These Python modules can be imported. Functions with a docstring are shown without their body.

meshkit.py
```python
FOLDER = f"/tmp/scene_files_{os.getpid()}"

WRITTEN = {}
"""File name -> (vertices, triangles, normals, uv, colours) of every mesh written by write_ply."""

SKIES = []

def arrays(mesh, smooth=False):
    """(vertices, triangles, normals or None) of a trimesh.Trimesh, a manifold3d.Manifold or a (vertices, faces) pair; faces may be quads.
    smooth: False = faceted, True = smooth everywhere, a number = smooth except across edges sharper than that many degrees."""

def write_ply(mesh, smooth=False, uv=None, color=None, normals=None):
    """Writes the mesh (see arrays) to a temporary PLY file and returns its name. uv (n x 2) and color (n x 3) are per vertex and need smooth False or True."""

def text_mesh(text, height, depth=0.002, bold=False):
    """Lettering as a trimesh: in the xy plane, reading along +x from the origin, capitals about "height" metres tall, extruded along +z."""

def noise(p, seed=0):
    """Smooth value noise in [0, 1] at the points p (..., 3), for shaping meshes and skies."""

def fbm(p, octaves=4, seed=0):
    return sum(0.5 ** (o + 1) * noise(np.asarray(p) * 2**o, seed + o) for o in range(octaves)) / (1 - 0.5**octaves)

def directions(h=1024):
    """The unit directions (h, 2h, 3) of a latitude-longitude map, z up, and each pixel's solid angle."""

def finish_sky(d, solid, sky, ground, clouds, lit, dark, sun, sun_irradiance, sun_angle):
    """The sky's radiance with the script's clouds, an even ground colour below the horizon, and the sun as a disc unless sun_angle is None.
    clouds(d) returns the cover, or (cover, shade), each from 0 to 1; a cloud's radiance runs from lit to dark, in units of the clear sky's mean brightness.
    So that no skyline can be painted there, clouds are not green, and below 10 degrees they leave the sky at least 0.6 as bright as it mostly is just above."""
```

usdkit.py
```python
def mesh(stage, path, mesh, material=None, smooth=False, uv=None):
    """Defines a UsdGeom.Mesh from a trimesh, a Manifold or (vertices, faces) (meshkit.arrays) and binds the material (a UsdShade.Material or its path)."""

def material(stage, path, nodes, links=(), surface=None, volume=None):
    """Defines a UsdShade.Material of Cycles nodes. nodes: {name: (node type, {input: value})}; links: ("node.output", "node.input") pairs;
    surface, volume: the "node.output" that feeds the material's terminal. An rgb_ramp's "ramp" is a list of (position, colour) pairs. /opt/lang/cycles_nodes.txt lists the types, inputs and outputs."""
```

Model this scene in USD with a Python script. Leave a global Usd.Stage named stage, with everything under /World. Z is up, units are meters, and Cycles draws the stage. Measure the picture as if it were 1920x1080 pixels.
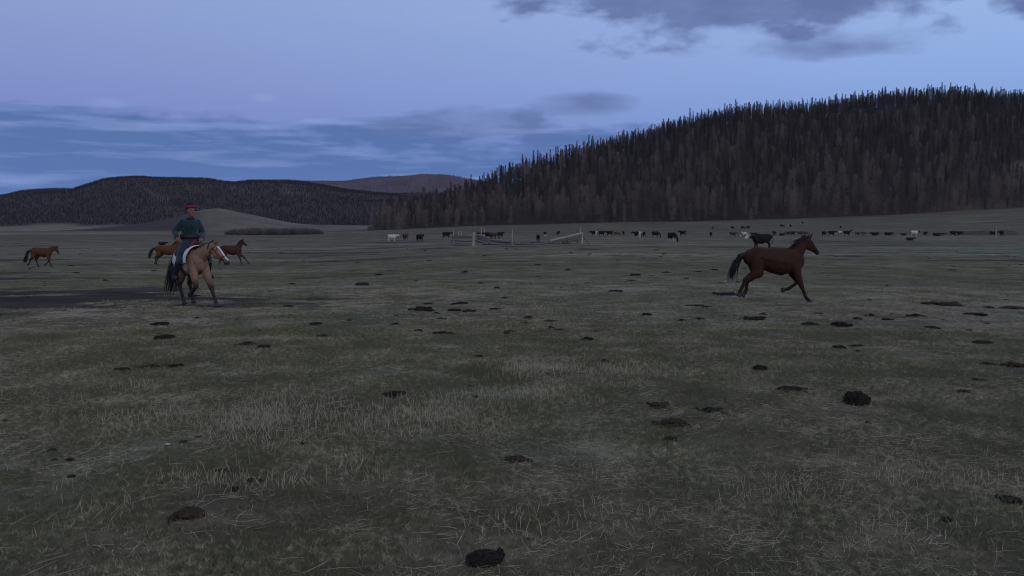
import math
import numpy as np
import trimesh
import manifold3d as m3
import usdkit
import meshkit
from scipy.interpolate import PchipInterpolator
from pxr import Usd, UsdGeom, UsdLux, UsdShade, Gf, Sdf, Vt

stage = Usd.Stage.CreateInMemory()
UsdGeom.SetStageUpAxis(stage, 'Z')
UsdGeom.SetStageMetersPerUnit(stage, 1.0)
UsdGeom.Xform.Define(stage, '/World')

# ------------------------------------------------------------------ camera
F, EYE, PITCH = 1663.0, 1.6, math.atan(115 / 1663.0)       # lens in pixels of the 1920 wide picture
cam = UsdGeom.Camera.Define(stage, '/World/camera')
cam.CreateHorizontalApertureAttr(36.0)
cam.CreateVerticalApertureAttr(20.25)
cam.CreateFocalLengthAttr(36.0 * F / 1920)
cam.CreateClippingRangeAttr(Gf.Vec2f(0.1, 40000))
cam.CreateExposureAttr(0.0)
UsdGeom.Xformable(cam).AddTranslateOp().Set(Gf.Vec3d(0, 0, EYE))
UsdGeom.Xformable(cam).AddRotateXOp().Set(90 - math.degrees(PITCH))

# ------------------------------------------------------------------ sky: dusk, the sun just gone behind the camera
SUN_EL, SUN_ROT = math.radians(2.0), math.radians(150)
SKY_STRENGTH = 0.1
dome = UsdLux.DomeLight.Define(stage, '/World/sky')
dome.CreateIntensityAttr(1.0)


def sky_material():
    n, l = {}, []
    K = 1.07 / SKY_STRENGTH
    n['geo'] = ('geometry', {})
    n['xyz'] = ('separate_xyz', {})
    l.append(('geo.position', 'xyz.vector'))

    def math_(name, op, a, b=None, c=None, clamp=False):
        ins = {'math_type': op, 'use_clamp': clamp}
        for k, v in (('value1', a), ('value2', b), ('value3', c)):
            if v is None:
                continue
            if isinstance(v, str):
                l.append((v, f'{name}.{k}'))
            else:
                ins[k] = float(v)
        n[name] = ('math', ins)
        return name + '.value'

    az = math_('az', 'arctan2', 'xyz.x', 'xyz.y')                  # 0 straight ahead, positive to the right
    el = math_('el', 'arcsine', 'xyz.z')
    # clear dusk sky: earth shadow low down, the pale belt above, deeper blue overhead
    t = math_('t', 'divide', el, math.pi / 2, clamp=True)
    R = lambda deg, c: (deg / 90.0, tuple(K * x for x in c))
    n['grad'] = ('rgb_ramp', {'ramp': [R(0, (.085, .230, .52)), R(2.2, (.105, .250, .56)), R(4.0, (.135, .255, .57)), R(6.0, (.175, .290, .60)),
                                       R(9, (.235, .355, .66)), R(13, (.280, .405, .69)), R(24, (.30, .42, .70)), R(50, (.25, .35, .65)), R(90, (.18, .28, .56))]})
    n['belt'] = ('rgb_ramp', {'ramp': [R(0, (.085, .205, .51)), R(2.2, (.110, .215, .54)), R(4.0, (.150, .220, .53)), R(6.0, (.195, .245, .56)),
                                       R(9, (.230, .295, .61)), R(13, (.265, .350, .66)), R(24, (.31, .42, .70)), R(50, (.25, .35, .65)), R(90, (.18, .28, .56))]})
    l.append((t, 'belt.fac'))
    w = math_('w0', 'add', az, 0.75)                                 # the rosy belt stands opposite the sunken sun
    w = math_('w1', 'cosine', w)
    w = math_('w2', 'multiply_add', w, 1.4, -0.55, clamp=True)
    n['base'] = ('mix_color', {'use_clamp_result': False})
    l.extend([('grad.color', 'base.a'), ('belt.color', 'base.b'), (w, 'base.fac')])
    l.append((t, 'grad.fac'))
    n['sky'] = ('sky_texture', {'sky_type': 'single_scattering', 'sun_disc': False, 'sun_elevation': SUN_EL, 'sun_rotation': SUN_ROT, 'altitude': 1500.0})
    n['clear'] = ('mix_color', {'fac': 0.96, 'use_clamp_result': False})
    l += [('sky.color', 'clear.a'), ('base.result', 'clear.b')]
    # brighter towards the afterglow (right and behind)
    g = math_('g0', 'subtract', az, 2.2)
    g = math_('g1', 'cosine', g)
    glow_ = math_('g3', 'maximum', g, 0.0)
    g = math_('g2', 'multiply_add', g, 0.24, 1.13)
    g = math_('g4', 'multiply_add', glow_, 0.75, g)
    n['glow'] = ('vector_math', {'math_type': 'scale'})
    l += [('clear.result', 'glow.vector1'), (g, 'glow.scale')]

    # clouds: noise stretched along the horizon, gathered by soft masks in the sky
    n['cv'] = ('combine_xyz', {})
    l += [(math_('ca', 'multiply', az, 3.6), 'cv.x'), (math_('ce', 'multiply', el, 36.0), 'cv.y')]
    n['n1'] = ('noise_texture', {'dimensions': '3D', 'scale': 1.0, 'detail': 6.0, 'roughness': 0.55, 'distortion': 0.15})
    l.append(('cv.vector', 'n1.vector'))
    n['cv2'] = ('combine_xyz', {'z': 3.7})
    l += [(math_('ca2', 'multiply', az, 11.0), 'cv2.x'), (math_('ce2', 'multiply', el, 27.0), 'cv2.y')]
    n['n2'] = ('noise_texture', {'dimensions': '3D', 'scale': 1.0, 'detail': 7.0, 'roughness': 0.52, 'distortion': 0.1})
    l.append(('cv2.vector', 'n2.vector'))
    # the same noise a little higher up: where it is thinner above, the cloud's top edge catches light
    n['cv3'] = ('combine_xyz', {})
    l += [('ca.value', 'cv3.x'), (math_('ce3', 'multiply_add', el, 36.0, 0.30), 'cv3.y')]
    n['n3'] = ('noise_texture', {'dimensions': '3D', 'scale': 1.0, 'detail': 6.0, 'roughness': 0.55, 'distortion': 0.15})
    l.append(('cv3.vector', 'n3.vector'))

    def blob(k, px, py, w, h, power, noise='n1', amp=1.1):
        """A soft oval in the sky (its place given by pixel of the photograph, turned into azimuth and elevation)."""
        a0, e0 = math.atan((px - 960) / F), math.atan((425 - py) / F)
        x = math_(f'b{k}x', 'subtract', az, a0)
        x = math_(f'b{k}x1', 'divide', x, w / F)
        y = math_(f'b{k}y', 'subtract', el, e0)
        y = math_(f'b{k}y1', 'divide', y, h / F)
        x = math_(f'b{k}x2', 'multiply', x, x)
        r = math_(f'b{k}r', 'multiply_add', y, y, x)
        v = math_(f'b{k}v', 'subtract', 1.0, r)
        v = math_(f'b{k}m', 'maximum', v, -1.0)
        nz = math_(f'b{k}n', 'subtract', f'{noise}.fac', 0.5)
        nz = math_(f'b{k}n1', 'multiply_add', nz, amp * 4, v)
        return math_(f'b{k}o', 'multiply', nz, power, clamp=True)

    dark = blob(1, 1385, -8, 410, 124, 1.8, 'n2', .95)
    for k, a in enumerate(((1600, 22, 190, 48, 1.2, 'n2', 1.0), (1950, 40, 100, 60, 1.3, 'n2', 1.0), (1090, 200, 115, 26, 1.0, 'n2', .45), (1480, 105, 240, 30, .6, 'n2', 1.1), (900, 236, 190, 36, .75, 'n2', .9))):
        dark = math_(f'dk{k}', 'maximum', dark, blob(10 + k, *a))
    # band of stratus low over the horizon, all round
    bc = math_('bc', 'subtract', el, math.atan((425 - 312) / F))
    bc = math_('bc1', 'divide', bc, 84 / F)
    bc = math_('bc2', 'multiply', bc, bc)
    bc = math_('bc3', 'subtract', 1.0, bc)
    bc = math_('bc4', 'maximum', bc, -1.2)
    nz = math_('bn', 'subtract', math_('bna', 'multiply_add', 'n2.fac', 0.55, math_('bnb', 'multiply', 'n1.fac', 0.6)), 0.57)
    band = math_('bn1', 'multiply_add', nz, 6.5, bc)
    band = math_('bn2', 'multiply_add', band, 1.5, 0.15, clamp=True)
    thin = math_('wisp', 'maximum', blob(20, 215, 216, 40, 9, .35, 'n1', .5), blob(21, 500, 195, 30, 9, .35, 'n1', .5))

    # loose clouds over the rest of the sky, high up and behind
    n['hv'] = ('vector_math', {'math_type': 'multiply', 'vector2': (3.0, 3.0, 6.0)})
    l.append(('geo.position', 'hv.vector1'))
    n['n4'] = ('noise_texture', {'dimensions': '3D', 'scale': 1.0, 'detail': 6.0, 'roughness': 0.55})
    l.append(('hv.vector', 'n4.vector'))
    hi = math_('hi', 'subtract', 'n4.fac', 0.52)
    hi = math_('hi1', 'multiply', hi, 5.0, clamp=True)
    up = math_('up', 'subtract', el, 0.30)
    up = math_('up1', 'multiply', up, 5.0, clamp=True)
    hi = math_('hi2', 'multiply', hi, up)
    dark = math_('darkall', 'maximum', dark, math_('hi3', 'multiply', hi, 0.7))

    dark = math_('dsh', 'multiply', dark, math_('dsh1', 'multiply_add', 'n2.fac', 1.1, 0.35, clamp=True))

    def over(name, base, fac, color):
        n[name] = ('mix_color', {'b': tuple(K * x for x in color), 'use_clamp_result': False})
        l.extend([(base, name + '.a'), (fac, name + '.fac')])
        return name + '.result'

    c = over('o1', 'glow.vector', band, (.086, .155, .370))
    lit = math_('lt', 'subtract', 'n1.fac', 'n3.fac')
    lit = math_('lt1', 'multiply', lit, 4.2, clamp=True)
    bandm = math_('lt2', 'multiply', band, 1.6, clamp=True)
    lit = math_('lt3', 'multiply', lit, bandm)
    lit = math_('lt4', 'multiply', lit, 0.85)
    c = over('o2', c, lit, (.25, .345, .63))
    c = over('o3', c, thin, (.27, .36, .62))
    c = over('o4', c, dark, (.115, .168, .355))
    n['bg'] = ('background_shader', {'strength': SKY_STRENGTH})
    l.append((c, 'bg.color'))
    return usdkit.material(stage, '/World/Looks/sky', n, l, surface='bg.background')


UsdShade.MaterialBindingAPI.Apply(dome.GetPrim()).Bind(sky_material())
dome.GetPrim().SetCustomDataByKey('kind', 'structure')
sun = UsdLux.DistantLight.Define(stage, '/World/afterglow')          # last glow of the western sky, very soft and weak
sun.CreateIntensityAttr(0.22)
sun.CreateAngleAttr(60.0)
sun.CreateNormalizeAttr(True)
sun.CreateColorAttr(Gf.Vec3f(1.0, 0.80, 0.60))
_d = (math.sin(SUN_ROT) * math.cos(0.3), math.cos(SUN_ROT) * math.cos(0.3), math.sin(0.3))
UsdGeom.Xformable(sun).AddTransformOp().Set(Gf.Matrix4d().SetRotate(Gf.Rotation(Gf.Vec3d(0, 0, 1), Gf.Vec3d(*_d))))

# ------------------------------------------------------------------ helpers
rng = np.random.default_rng(7)
_names = {}


def numbered(parent, name):
    k = _names.get((parent, name), 0)
    _names[(parent, name)] = k + 1
    return f'{parent}/{name}' if k == 0 else f'{parent}/{name}_{k:03d}'


def tag(prim, label=None, cat=None, group=None, kind=None):
    for k, v in (('label', label), ('category', cat), ('group', group), ('kind', kind)):
        if v:
            prim.SetCustomDataByKey(k, v)
    return prim


def thing(name, label, cat, loc=(0, 0, 0), rotz=0.0, group=None, scale=None):
    x = UsdGeom.Xform.Define(stage, numbered('/World', name))
    x.AddTranslateOp().Set(Gf.Vec3d(*map(float, loc)))
    x.AddRotateZOp().Set(float(rotz))
    s = (1, 1, 1) if scale is None else ((scale,) * 3 if np.ndim(scale) == 0 else scale)
    x.AddScaleOp().Set(Gf.Vec3f(*map(float, s)))
    return tag(x.GetPrim(), label, cat, group)


def copy_of(src, label, loc, rotz, scale=None, group=None, name=None):
    r = thing(name or src.GetName().split('_0')[0], label, src.GetCustomDataByKey('category'), loc, rotz, group, scale)
    r.GetReferences().AddInternalReference(src.GetPath())
    r.SetInstanceable(True)
    return r


def obj(name, mesh, mat, parent=None, smooth=True, col=None, prim=None):
    p = parent.GetPath().pathString if parent is not None else '/World'
    m = usdkit.mesh(stage, numbered(p, name), mesh, mat, smooth=smooth)
    for nm, v in ((('col', col),) if col is not None else ()) + tuple((prim or {}).items()):
        UsdGeom.PrimvarsAPI(m).CreatePrimvar(nm, Sdf.ValueTypeNames.Color3fArray, 'vertex').Set(Vt.Vec3fArray.FromNumpy(np.asarray(v, np.float32)))
    return m.GetPrim()


def pixel_ray(px, py):
    a, b = (np.asarray(px, float) - 960) / F, (540 - np.asarray(py, float)) / F
    c, s = math.cos(PITCH), math.sin(PITCH)
    return np.stack([a, c + b * s, -s + b * c], -1)


def to_pixel(p):
    p = np.asarray(p, float) - [0, 0, EYE]
    c, s = math.cos(PITCH), math.sin(PITCH)
    depth, up = p[..., 1] * c - p[..., 2] * s, p[..., 1] * s + p[..., 2] * c
    return 960 + F * p[..., 0] / depth, 540 - F * up / depth


def smoothstep(a, b, x):
    t = np.clip((x - a) / (b - a), 0, 1)
    return t * t * (3 - 2 * t)


# ------------------------------------------------------------------ terrain
_left = PchipInterpolator(np.log([1, 12, 25, 55, 120, 200, 400, 900, 2000, 9000]), [0, 0, -.12, -.9, -.9, -1.0, -2.0, -2.7, -6.8, -12])
_right = PchipInterpolator(np.log([1, 20, 80, 120, 210, 300, 500, 900, 9000]), [0, 0, -.37, -.45, -.55, -.5, -.5, -.5, -6])


def ground_z(x, y):
    x, y = np.asarray(x, float), np.asarray(y, float)
    d = np.maximum(np.hypot(x, y), 1.0)
    s = x / d
    w = smoothstep(-.26, .0, s)
    ld = np.log(np.minimum(d, 9000))
    rise = np.interp(s, [-.12, .26, .42, .56], [1.4, 5.0, 6.0, 6.5])
    t = np.clip((d - 250) / 250, 0, 1.5)
    right = _right(ld) + (rise + .5) * t ** 2 * np.where(y > 0, 1, .2)
    z = _left(ld) * (1 - w) + right * w
    p = np.stack([x, y, 0 * x], -1)
    amp = np.clip((d - 9) / 60, 0, 1)
    z = z + amp * .16 * (meshkit.fbm(p / 9.0, 3, 3) - .5) + .05 * (meshkit.fbm(p / .9, 3, 5) - .5) * np.clip(60 / d, 0, 1)
    z = z + .9 * (meshkit.fbm(p / 60.0, 2, 9) - .5) * smoothstep(60, 160, d)
    # low bank, and the churned track on the left
    z = z + .16 * np.exp(-((y - 56 - .05 * x) / 1.6) ** 2) * smoothstep(-2, 6, x)
    return z


def ground_hit(px, py):
    r = pixel_ray(px, py)
    r = r / r[1]
    y = np.concatenate([np.linspace(2.5, 60, 1400), np.linspace(60.1, 900, 4200)])
    g = EYE + r[2] * y - ground_z(r[0] * y, y)
    k = np.argmax(g < 0) if (g < 0).any() else int(np.argmin(g))
    yy = y[k]
    return np.array([r[0] * yy, yy, float(ground_z(r[0] * yy, yy))])


def soil_mask(x, y):
    """(bare soil, dry grass, pale straw) at ground points: patches that belong to the place."""
    p = np.stack([x, y, 0 * x], -1)
    d = np.hypot(x, y)
    w = (meshkit.fbm(p / [2.6, 1.1, 1], 5, 21) - .5)
    ex = ((x + 12.8) / 7.0) ** 2 + ((y - 21.6 + .02 * (x + 10)) / 4.6) ** 2
    dirt = .84 * smoothstep(.6, -.9, ex - 1 + 5.0 * w)
    ex2 = ((x + 14.) / 6.0) ** 2 + ((y - 27.5) / 1.0) ** 2
    dirt = np.maximum(dirt, .6 * smoothstep(.25, -.35, ex2 - 1 + 3.2 * w))
    ex3 = ((x - 7.2) / 1.6) ** 2 + ((y - 9.6) / .8) ** 2
    dirt = np.maximum(dirt, .6 * smoothstep(.3, -.4, ex3 - 1 + 3 * w))
    dirt = np.maximum(dirt, (.20 + .5 * (meshkit.fbm(np.stack([x / 60, y / 14, 0 * x], -1), 3, 67) - .4)) * smoothstep(160, 290, d))
    spots = meshkit.fbm(np.stack([x / 7, y / 2.2, 0 * x + 9], -1), 4, 63)
    dirt = np.maximum(dirt, .75 * smoothstep(.60, .70, spots) * smoothstep(24, 45, d) * smoothstep(700, 200, d))
    q = np.stack([x, y * .45, 0 * x], -1)
    big = meshkit.fbm(q / 3.4, 4, 31)
    dry = smoothstep(.42, .66, big + .25 * smoothstep(.5, 4, x / np.maximum(y, 1) * 8))
    pale = np.exp(-((y - 56 - .05 * x) / 1.2) ** 2) * smoothstep(-2, 6, x) * .75 * smoothstep(.3, .6, meshkit.fbm(np.stack([x / 5, y / 2, 0 * x], -1), 3, 43))
    far = smoothstep(420, 560, d) * smoothstep(900, 700, d) * smoothstep(.05, -.1, x / np.maximum(d, 1))
    pale = np.maximum(pale, far *   .8 * smoothstep(.42, .6, meshkit.fbm(np.stack([x / 260, y / 60, 0 * x], -1), 3, 41)))
    band = meshkit.fbm(np.stack([x / 45, y / 9, 0 * x + 2], -1), 4, 61)
    dry = np.where(d > 30, dry * (1 - smoothstep(30, 55, d)) + smoothstep(30, 55, d) * smoothstep(.36, .60, band + .14 * smoothstep(90, 200, d)), dry)
    return np.clip(np.stack([dirt, dry, pale], -1), 0, 1)


# ------------------------------------------------------------------ materials
def mat_simple(name, color, rough=.9, noise=None, amount=.3, spec=.2, bump=0.0):
    n = {'p': ('principled_bsdf', {'roughness': rough, 'specular_ior_level': spec, 'base_color': color})}
    l = []
    if noise:
        n['tc'] = ('texture_coordinate', {})
        n['nz'] = ('noise_texture', {'dimensions': '3D', 'scale': noise, 'detail': 5.0, 'roughness': .6})
        lo, hi = [c * (1 - amount) for c in color], [c * (1 + amount) for c in color]
        n['r'] = ('rgb_ramp', {'ramp': [(.3, lo), (.7, hi)]})
        l += [('tc.object', 'nz.vector'), ('nz.fac', 'r.fac'), ('r.color', 'p.base_color')]
        if bump:
            n['b'] = ('bump', {'strength': bump, 'distance': .02})
            l += [('nz.fac', 'b.height'), ('b.normal', 'p.normal')]
    return usdkit.material(stage, f'/World/Looks/{name}', n, l, surface='p.BSDF')


def mat_coat(name, rough=.75, noise=14.0):
    n = {'a': ('attribute', {'attribute': 'col'}), 'tc': ('texture_coordinate', {}), 'nz': ('noise_texture', {'dimensions': '3D', 'scale': noise, 'detail': 4.0}),
         'mr': ('map_range', {'from_min': .25, 'from_max': .75, 'to_min': .7, 'to_max': 1.3}), 'm': ('vector_math', {'math_type': 'scale'}),
         'p': ('principled_bsdf', {'roughness': rough, 'specular_ior_level': .08})}
    l = [('tc.object', 'nz.vector'), ('nz.fac', 'mr.value'), ('a.color', 'm.vector1'), ('mr.result', 'm.scale'), ('m.vector', 'p.base_color')]
    return usdkit.material(stage, f'/World/Looks/{name}', n, l, surface='p.BSDF')


def mat_blades(name, ramp, translucent=.25, scale_noise=None, per_tree=False):
    """Per-blade colour."""
    n = {'g': ('geometry', {}), 'r': ('rgb_ramp', {'ramp': ramp}), 'p': ('principled_bsdf', {'roughness': .8, 'specular_ior_level': .15}), 't': ('translucent_bsdf', {}), 'mx': ('mix_closure', {'fac': translucent})}
    l = [('g.random_per_island', 'r.fac'), ('r.color', 'p.base_color'), ('r.color', 't.color'), ('p.BSDF', 'mx.closure1'), ('t.BSDF', 'mx.closure2')]
    if per_tree:
        n['oi'] = ('object_info', {})
        n['om'] = ('map_range', {'from_min': 0.0, 'from_max': 1.0, 'to_min': .55, 'to_max': 1.6})
        n['os'] = ('vector_math', {'math_type': 'scale'})
        l = [x for x in l if not x[0].startswith('r.color')] + [('oi.random', 'om.value'), ('r.color', 'os.vector1'), ('om.result', 'os.scale'), ('os.vector', 'p.base_color'), ('os.vector', 't.color')]
    if scale_noise:
        n['nz'] = ('noise_texture', {'dimensions': '3D', 'scale': scale_noise, 'detail': 3.0})
        n['mr'] = ('map_range', {'from_min': .35, 'from_max': .65, 'to_min': -.20, 'to_max': .20})
        n['nf'] = ('noise_texture', {'dimensions': '3D', 'scale': scale_noise * 19, 'detail': 4.0, 'roughness': .6})
        n['mf'] = ('map_range', {'from_min': .36, 'from_max': .64, 'to_min': -.42, 'to_max': .42})
        n['af'] = ('math', {'math_type': 'add'})
        n['ad'] = ('math', {'math_type': 'add', 'use_clamp': True})
        l = [x for x in l if x[1] != 'r.fac'] + [('g.position', 'nz.vector'), ('nz.fac', 'mr.value'), ('g.position', 'nf.vector'), ('nf.fac', 'mf.value'), ('mf.result', 'af.value1'), ('mr.result', 'af.value2'), ('af.value', 'ad.value1'), ('g.random_per_island', 'ad.value2'), ('ad.value', 'r.fac')]
    return usdkit.material(stage, f'/World/Looks/{name}', n, l, surface='mx.closure')


def ground_material():
    n = {'a': ('attribute', {'attribute': 'mask'}), 'sp': ('separate_color', {'color_type': 'rgb'}), 'g': ('geometry', {}),
         'n1': ('noise_texture', {'dimensions': '3D', 'scale': .35, 'detail': 8.0, 'roughness': .65}),
         'n2': ('noise_texture', {'dimensions': '3D', 'scale': 9.0, 'detail': 7.0, 'roughness': .7}),
         'n3': ('noise_texture', {'dimensions': '3D', 'scale': .9, 'detail': 7.0, 'roughness': .75}), 'mr3': ('map_range', {'from_min': .32, 'from_max': .68, 'to_min': .50, 'to_max': 1.35}), 'tone': ('vector_math', {'math_type': 'scale'}), 'mp4': ('vector_math', {'math_type': 'multiply', 'vector2': (.035, .14, 0.0)}), 'n4': ('noise_texture', {'dimensions': '3D', 'scale': 1.0, 'detail': 8.0, 'roughness': .7}), 'mr4': ('map_range', {'from_min': .34, 'from_max': .66, 'to_min': .52, 'to_max': 1.36}), 'tone2': ('vector_math', {'math_type': 'scale'}),
         'green': ('rgb_ramp', {'ramp': [(.30, (.056, .049, .026)), (.5, (.116, .098, .053)), (.7, (.185, .150, .088))]}),
         'dry': ('rgb_ramp', {'ramp': [(.30, (.058, .043, .022)), (.5, (.112, .084, .046)), (.72, (.172, .132, .076))]}),
         'soil': ('rgb_ramp', {'ramp': [(.3, (.016, .0105, .0070)), (.7, (.038, .0255, .0165))]}),
         'pale': ('rgb_ramp', {'ramp': [(.3, (.16, .13, .075)), (.7, (.27, .225, .14))]}),
         'md': ('mix_color', {}), 'ms': ('mix_color', {}), 'mp': ('mix_color', {}),
         'df': ('math', {'math_type': 'multiply_add', 'value2': 2.4, 'value3': -1.2}), 'da': ('math', {'math_type': 'add', 'use_clamp': True}),
         'b': ('bump', {'strength': .7, 'distance': .05}), 'p': ('principled_bsdf', {'roughness': 1.0, 'specular_ior_level': .05})}
    l = [('a.color', 'sp.color')] + [('g.position', f'n{k}.vector') for k in (1, 2, 3)]
    l += [('n2.fac', 'green.fac'), ('n2.fac', 'dry.fac'), ('n2.fac', 'soil.fac'), ('n2.fac', 'pale.fac'), ('n1.fac', 'df.value1'), ('df.value', 'da.value1'), ('sp.g', 'da.value2'),
          ('green.color', 'md.a'), ('dry.color', 'md.b'), ('da.value', 'md.fac'), ('md.result', 'mp.a'), ('pale.color', 'mp.b'), ('sp.b', 'mp.fac'),
          ('mp.result', 'ms.a'), ('soil.color', 'ms.b'), ('sp.r', 'ms.fac'), ('ms.result', 'tone.vector1'), ('n3.fac', 'mr3.value'), ('mr3.result', 'tone.scale'), ('g.position', 'mp4.vector1'), ('mp4.vector', 'n4.vector'), ('n4.fac', 'mr4.value'), ('tone.vector', 'tone2.vector1'), ('mr4.result', 'tone2.scale'), ('tone2.vector', 'p.base_color'), ('n2.fac', 'b.height'), ('b.normal', 'p.normal')]
    return usdkit.material(stage, '/World/Looks/pasture', n, l, surface='p.BSDF')


def hill_material():
    n = {'a': ('attribute', {'attribute': 'mask'}), 'sp': ('separate_color', {'color_type': 'rgb'}), 'g': ('geometry', {}),
         'n1': ('noise_texture', {'dimensions': '3D', 'scale': .03, 'detail': 9.0, 'roughness': .7}),
         'wood': ('rgb_ramp', {'ramp': [(.3, (.028, .0195, .014)), (.7, (.048, .033, .024))]}), 'bare': ('rgb_ramp', {'ramp': [(.3, (.085, .063, .038)), (.7, (.155, .118, .072))]}),
         'm': ('mix_color', {}), 'p': ('principled_bsdf', {'roughness': 1.0, 'specular_ior_level': .05})}
    l = [('a.color', 'sp.color'), ('g.position', 'n1.vector'), ('n1.fac', 'wood.fac'), ('n1.fac', 'bare.fac'), ('wood.color', 'm.a'), ('bare.color', 'm.b'), ('sp.r', 'm.fac'), ('m.result', 'p.base_color')]
    return usdkit.material(stage, '/World/Looks/hillside', n, l, surface='p.BSDF')


M = {'bank': mat_simple('bank_soil', (.055, .042, .028), 1.0, 1.2, .4, .02), 'ground': ground_material(), 'hill': hill_material(), 'coat': mat_coat('coat'), 'skin': mat_coat('skin', .6, 30.0),
     'grass': mat_blades('grass_blades', [(0, (.098, .086, .043)), (.3, (.205, .174, .094)), (.62, (.355, .284, .172)), (1, (.60, .47, .315))], .2, .9),
     'straw': mat_blades('straw', [(0, (.38, .30, .20)), (.6, (.58, .48, .35)), (1, (.74, .63, .49))], .15),
     'dung': mat_simple('dung', (.020, .0145, .0105), 1.0, 60.0, .6, .02, .8), 'clod': mat_simple('earth_clod', (.036, .024, .015), 1.0, 40.0, .6, .02, .8),
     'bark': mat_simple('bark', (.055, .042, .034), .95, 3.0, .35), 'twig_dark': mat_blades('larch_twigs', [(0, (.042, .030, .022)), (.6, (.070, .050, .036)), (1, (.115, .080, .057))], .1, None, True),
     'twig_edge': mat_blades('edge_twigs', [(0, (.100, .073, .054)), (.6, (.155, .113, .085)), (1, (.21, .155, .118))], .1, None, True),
     'far_wood': mat_blades('far_woodland', [(0, (.030, .021, .014)), (1, (.046, .032, .022))], .05), 'shrub': mat_blades('shrub_twigs', [(0, (.07, .054, .042)), (1, (.13, .098, .075))], .1),
     'wood': mat_simple('weathered_wood', (.105, .084, .062), .9, 4.0, .35), 'wood_pale': mat_simple('pale_wood', (.25, .20, .15), .9, 4.0, .25),
     'deel': mat_simple('teal_cloth', (.013, .031, .033), .9, 9.0, .35, .1, .3), 'boot': mat_simple('boot_leather', (.012, .012, .016), .5, 20.0, .3), 'red': mat_simple('red_cloth', (.19, .016, .026), .8, 20.0, .2),
     'black': mat_simple('black_felt', (.012, .012, .014), .9, 20.0, .3), 'white': mat_simple('white_felt', (.44, .40, .36), .9, 20.0, .15), 'hair': mat_simple('horse_hair', (.014, .011, .010), .7, 30.0, .4),
     'saddle_red': mat_simple('red_lacquer', (.065, .009, .009), .5, 20.0, .2), 'leather': mat_simple('leather', (.05, .028, .018), .6, 20.0, .3), 'eye': mat_simple('dark_eye', (.008, .006, .006), .2), 'hoof': mat_simple('hoof_horn', (.03, .026, .024), .6), 'horn': mat_simple('cattle_horn', (.16, .14, .11), .5)}

def cloth():
    n = {'tc': ('texture_coordinate', {}), 'mp': ('vector_math', {'math_type': 'multiply', 'vector2': (1.0, 1.0, .35)}), 'w': ('noise_texture', {'dimensions': '3D', 'scale': 13.0, 'detail': 3.0, 'distortion': 1.2}),
         'r': ('rgb_ramp', {'ramp': [(.3, (.006, .016, .017)), (.7, (.013, .028, .029))]}), 'b': ('bump', {'strength': .8, 'distance': .05}), 'p': ('principled_bsdf', {'roughness': .85, 'specular_ior_level': .12, 'sheen_weight': .15})}
    return usdkit.material(stage, '/World/Looks/coat_cloth', n, [('tc.object', 'mp.vector1'), ('mp.vector', 'w.vector'), ('w.fac', 'r.fac'), ('r.color', 'p.base_color'), ('w.fac', 'b.height'), ('b.normal', 'p.normal')], surface='p.BSDF')


M['deel'] = cloth()
M['mountain'] = mat_simple('mountain_slope', (.070, .044, .041), 1.0, .004, .3, .02)

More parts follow.
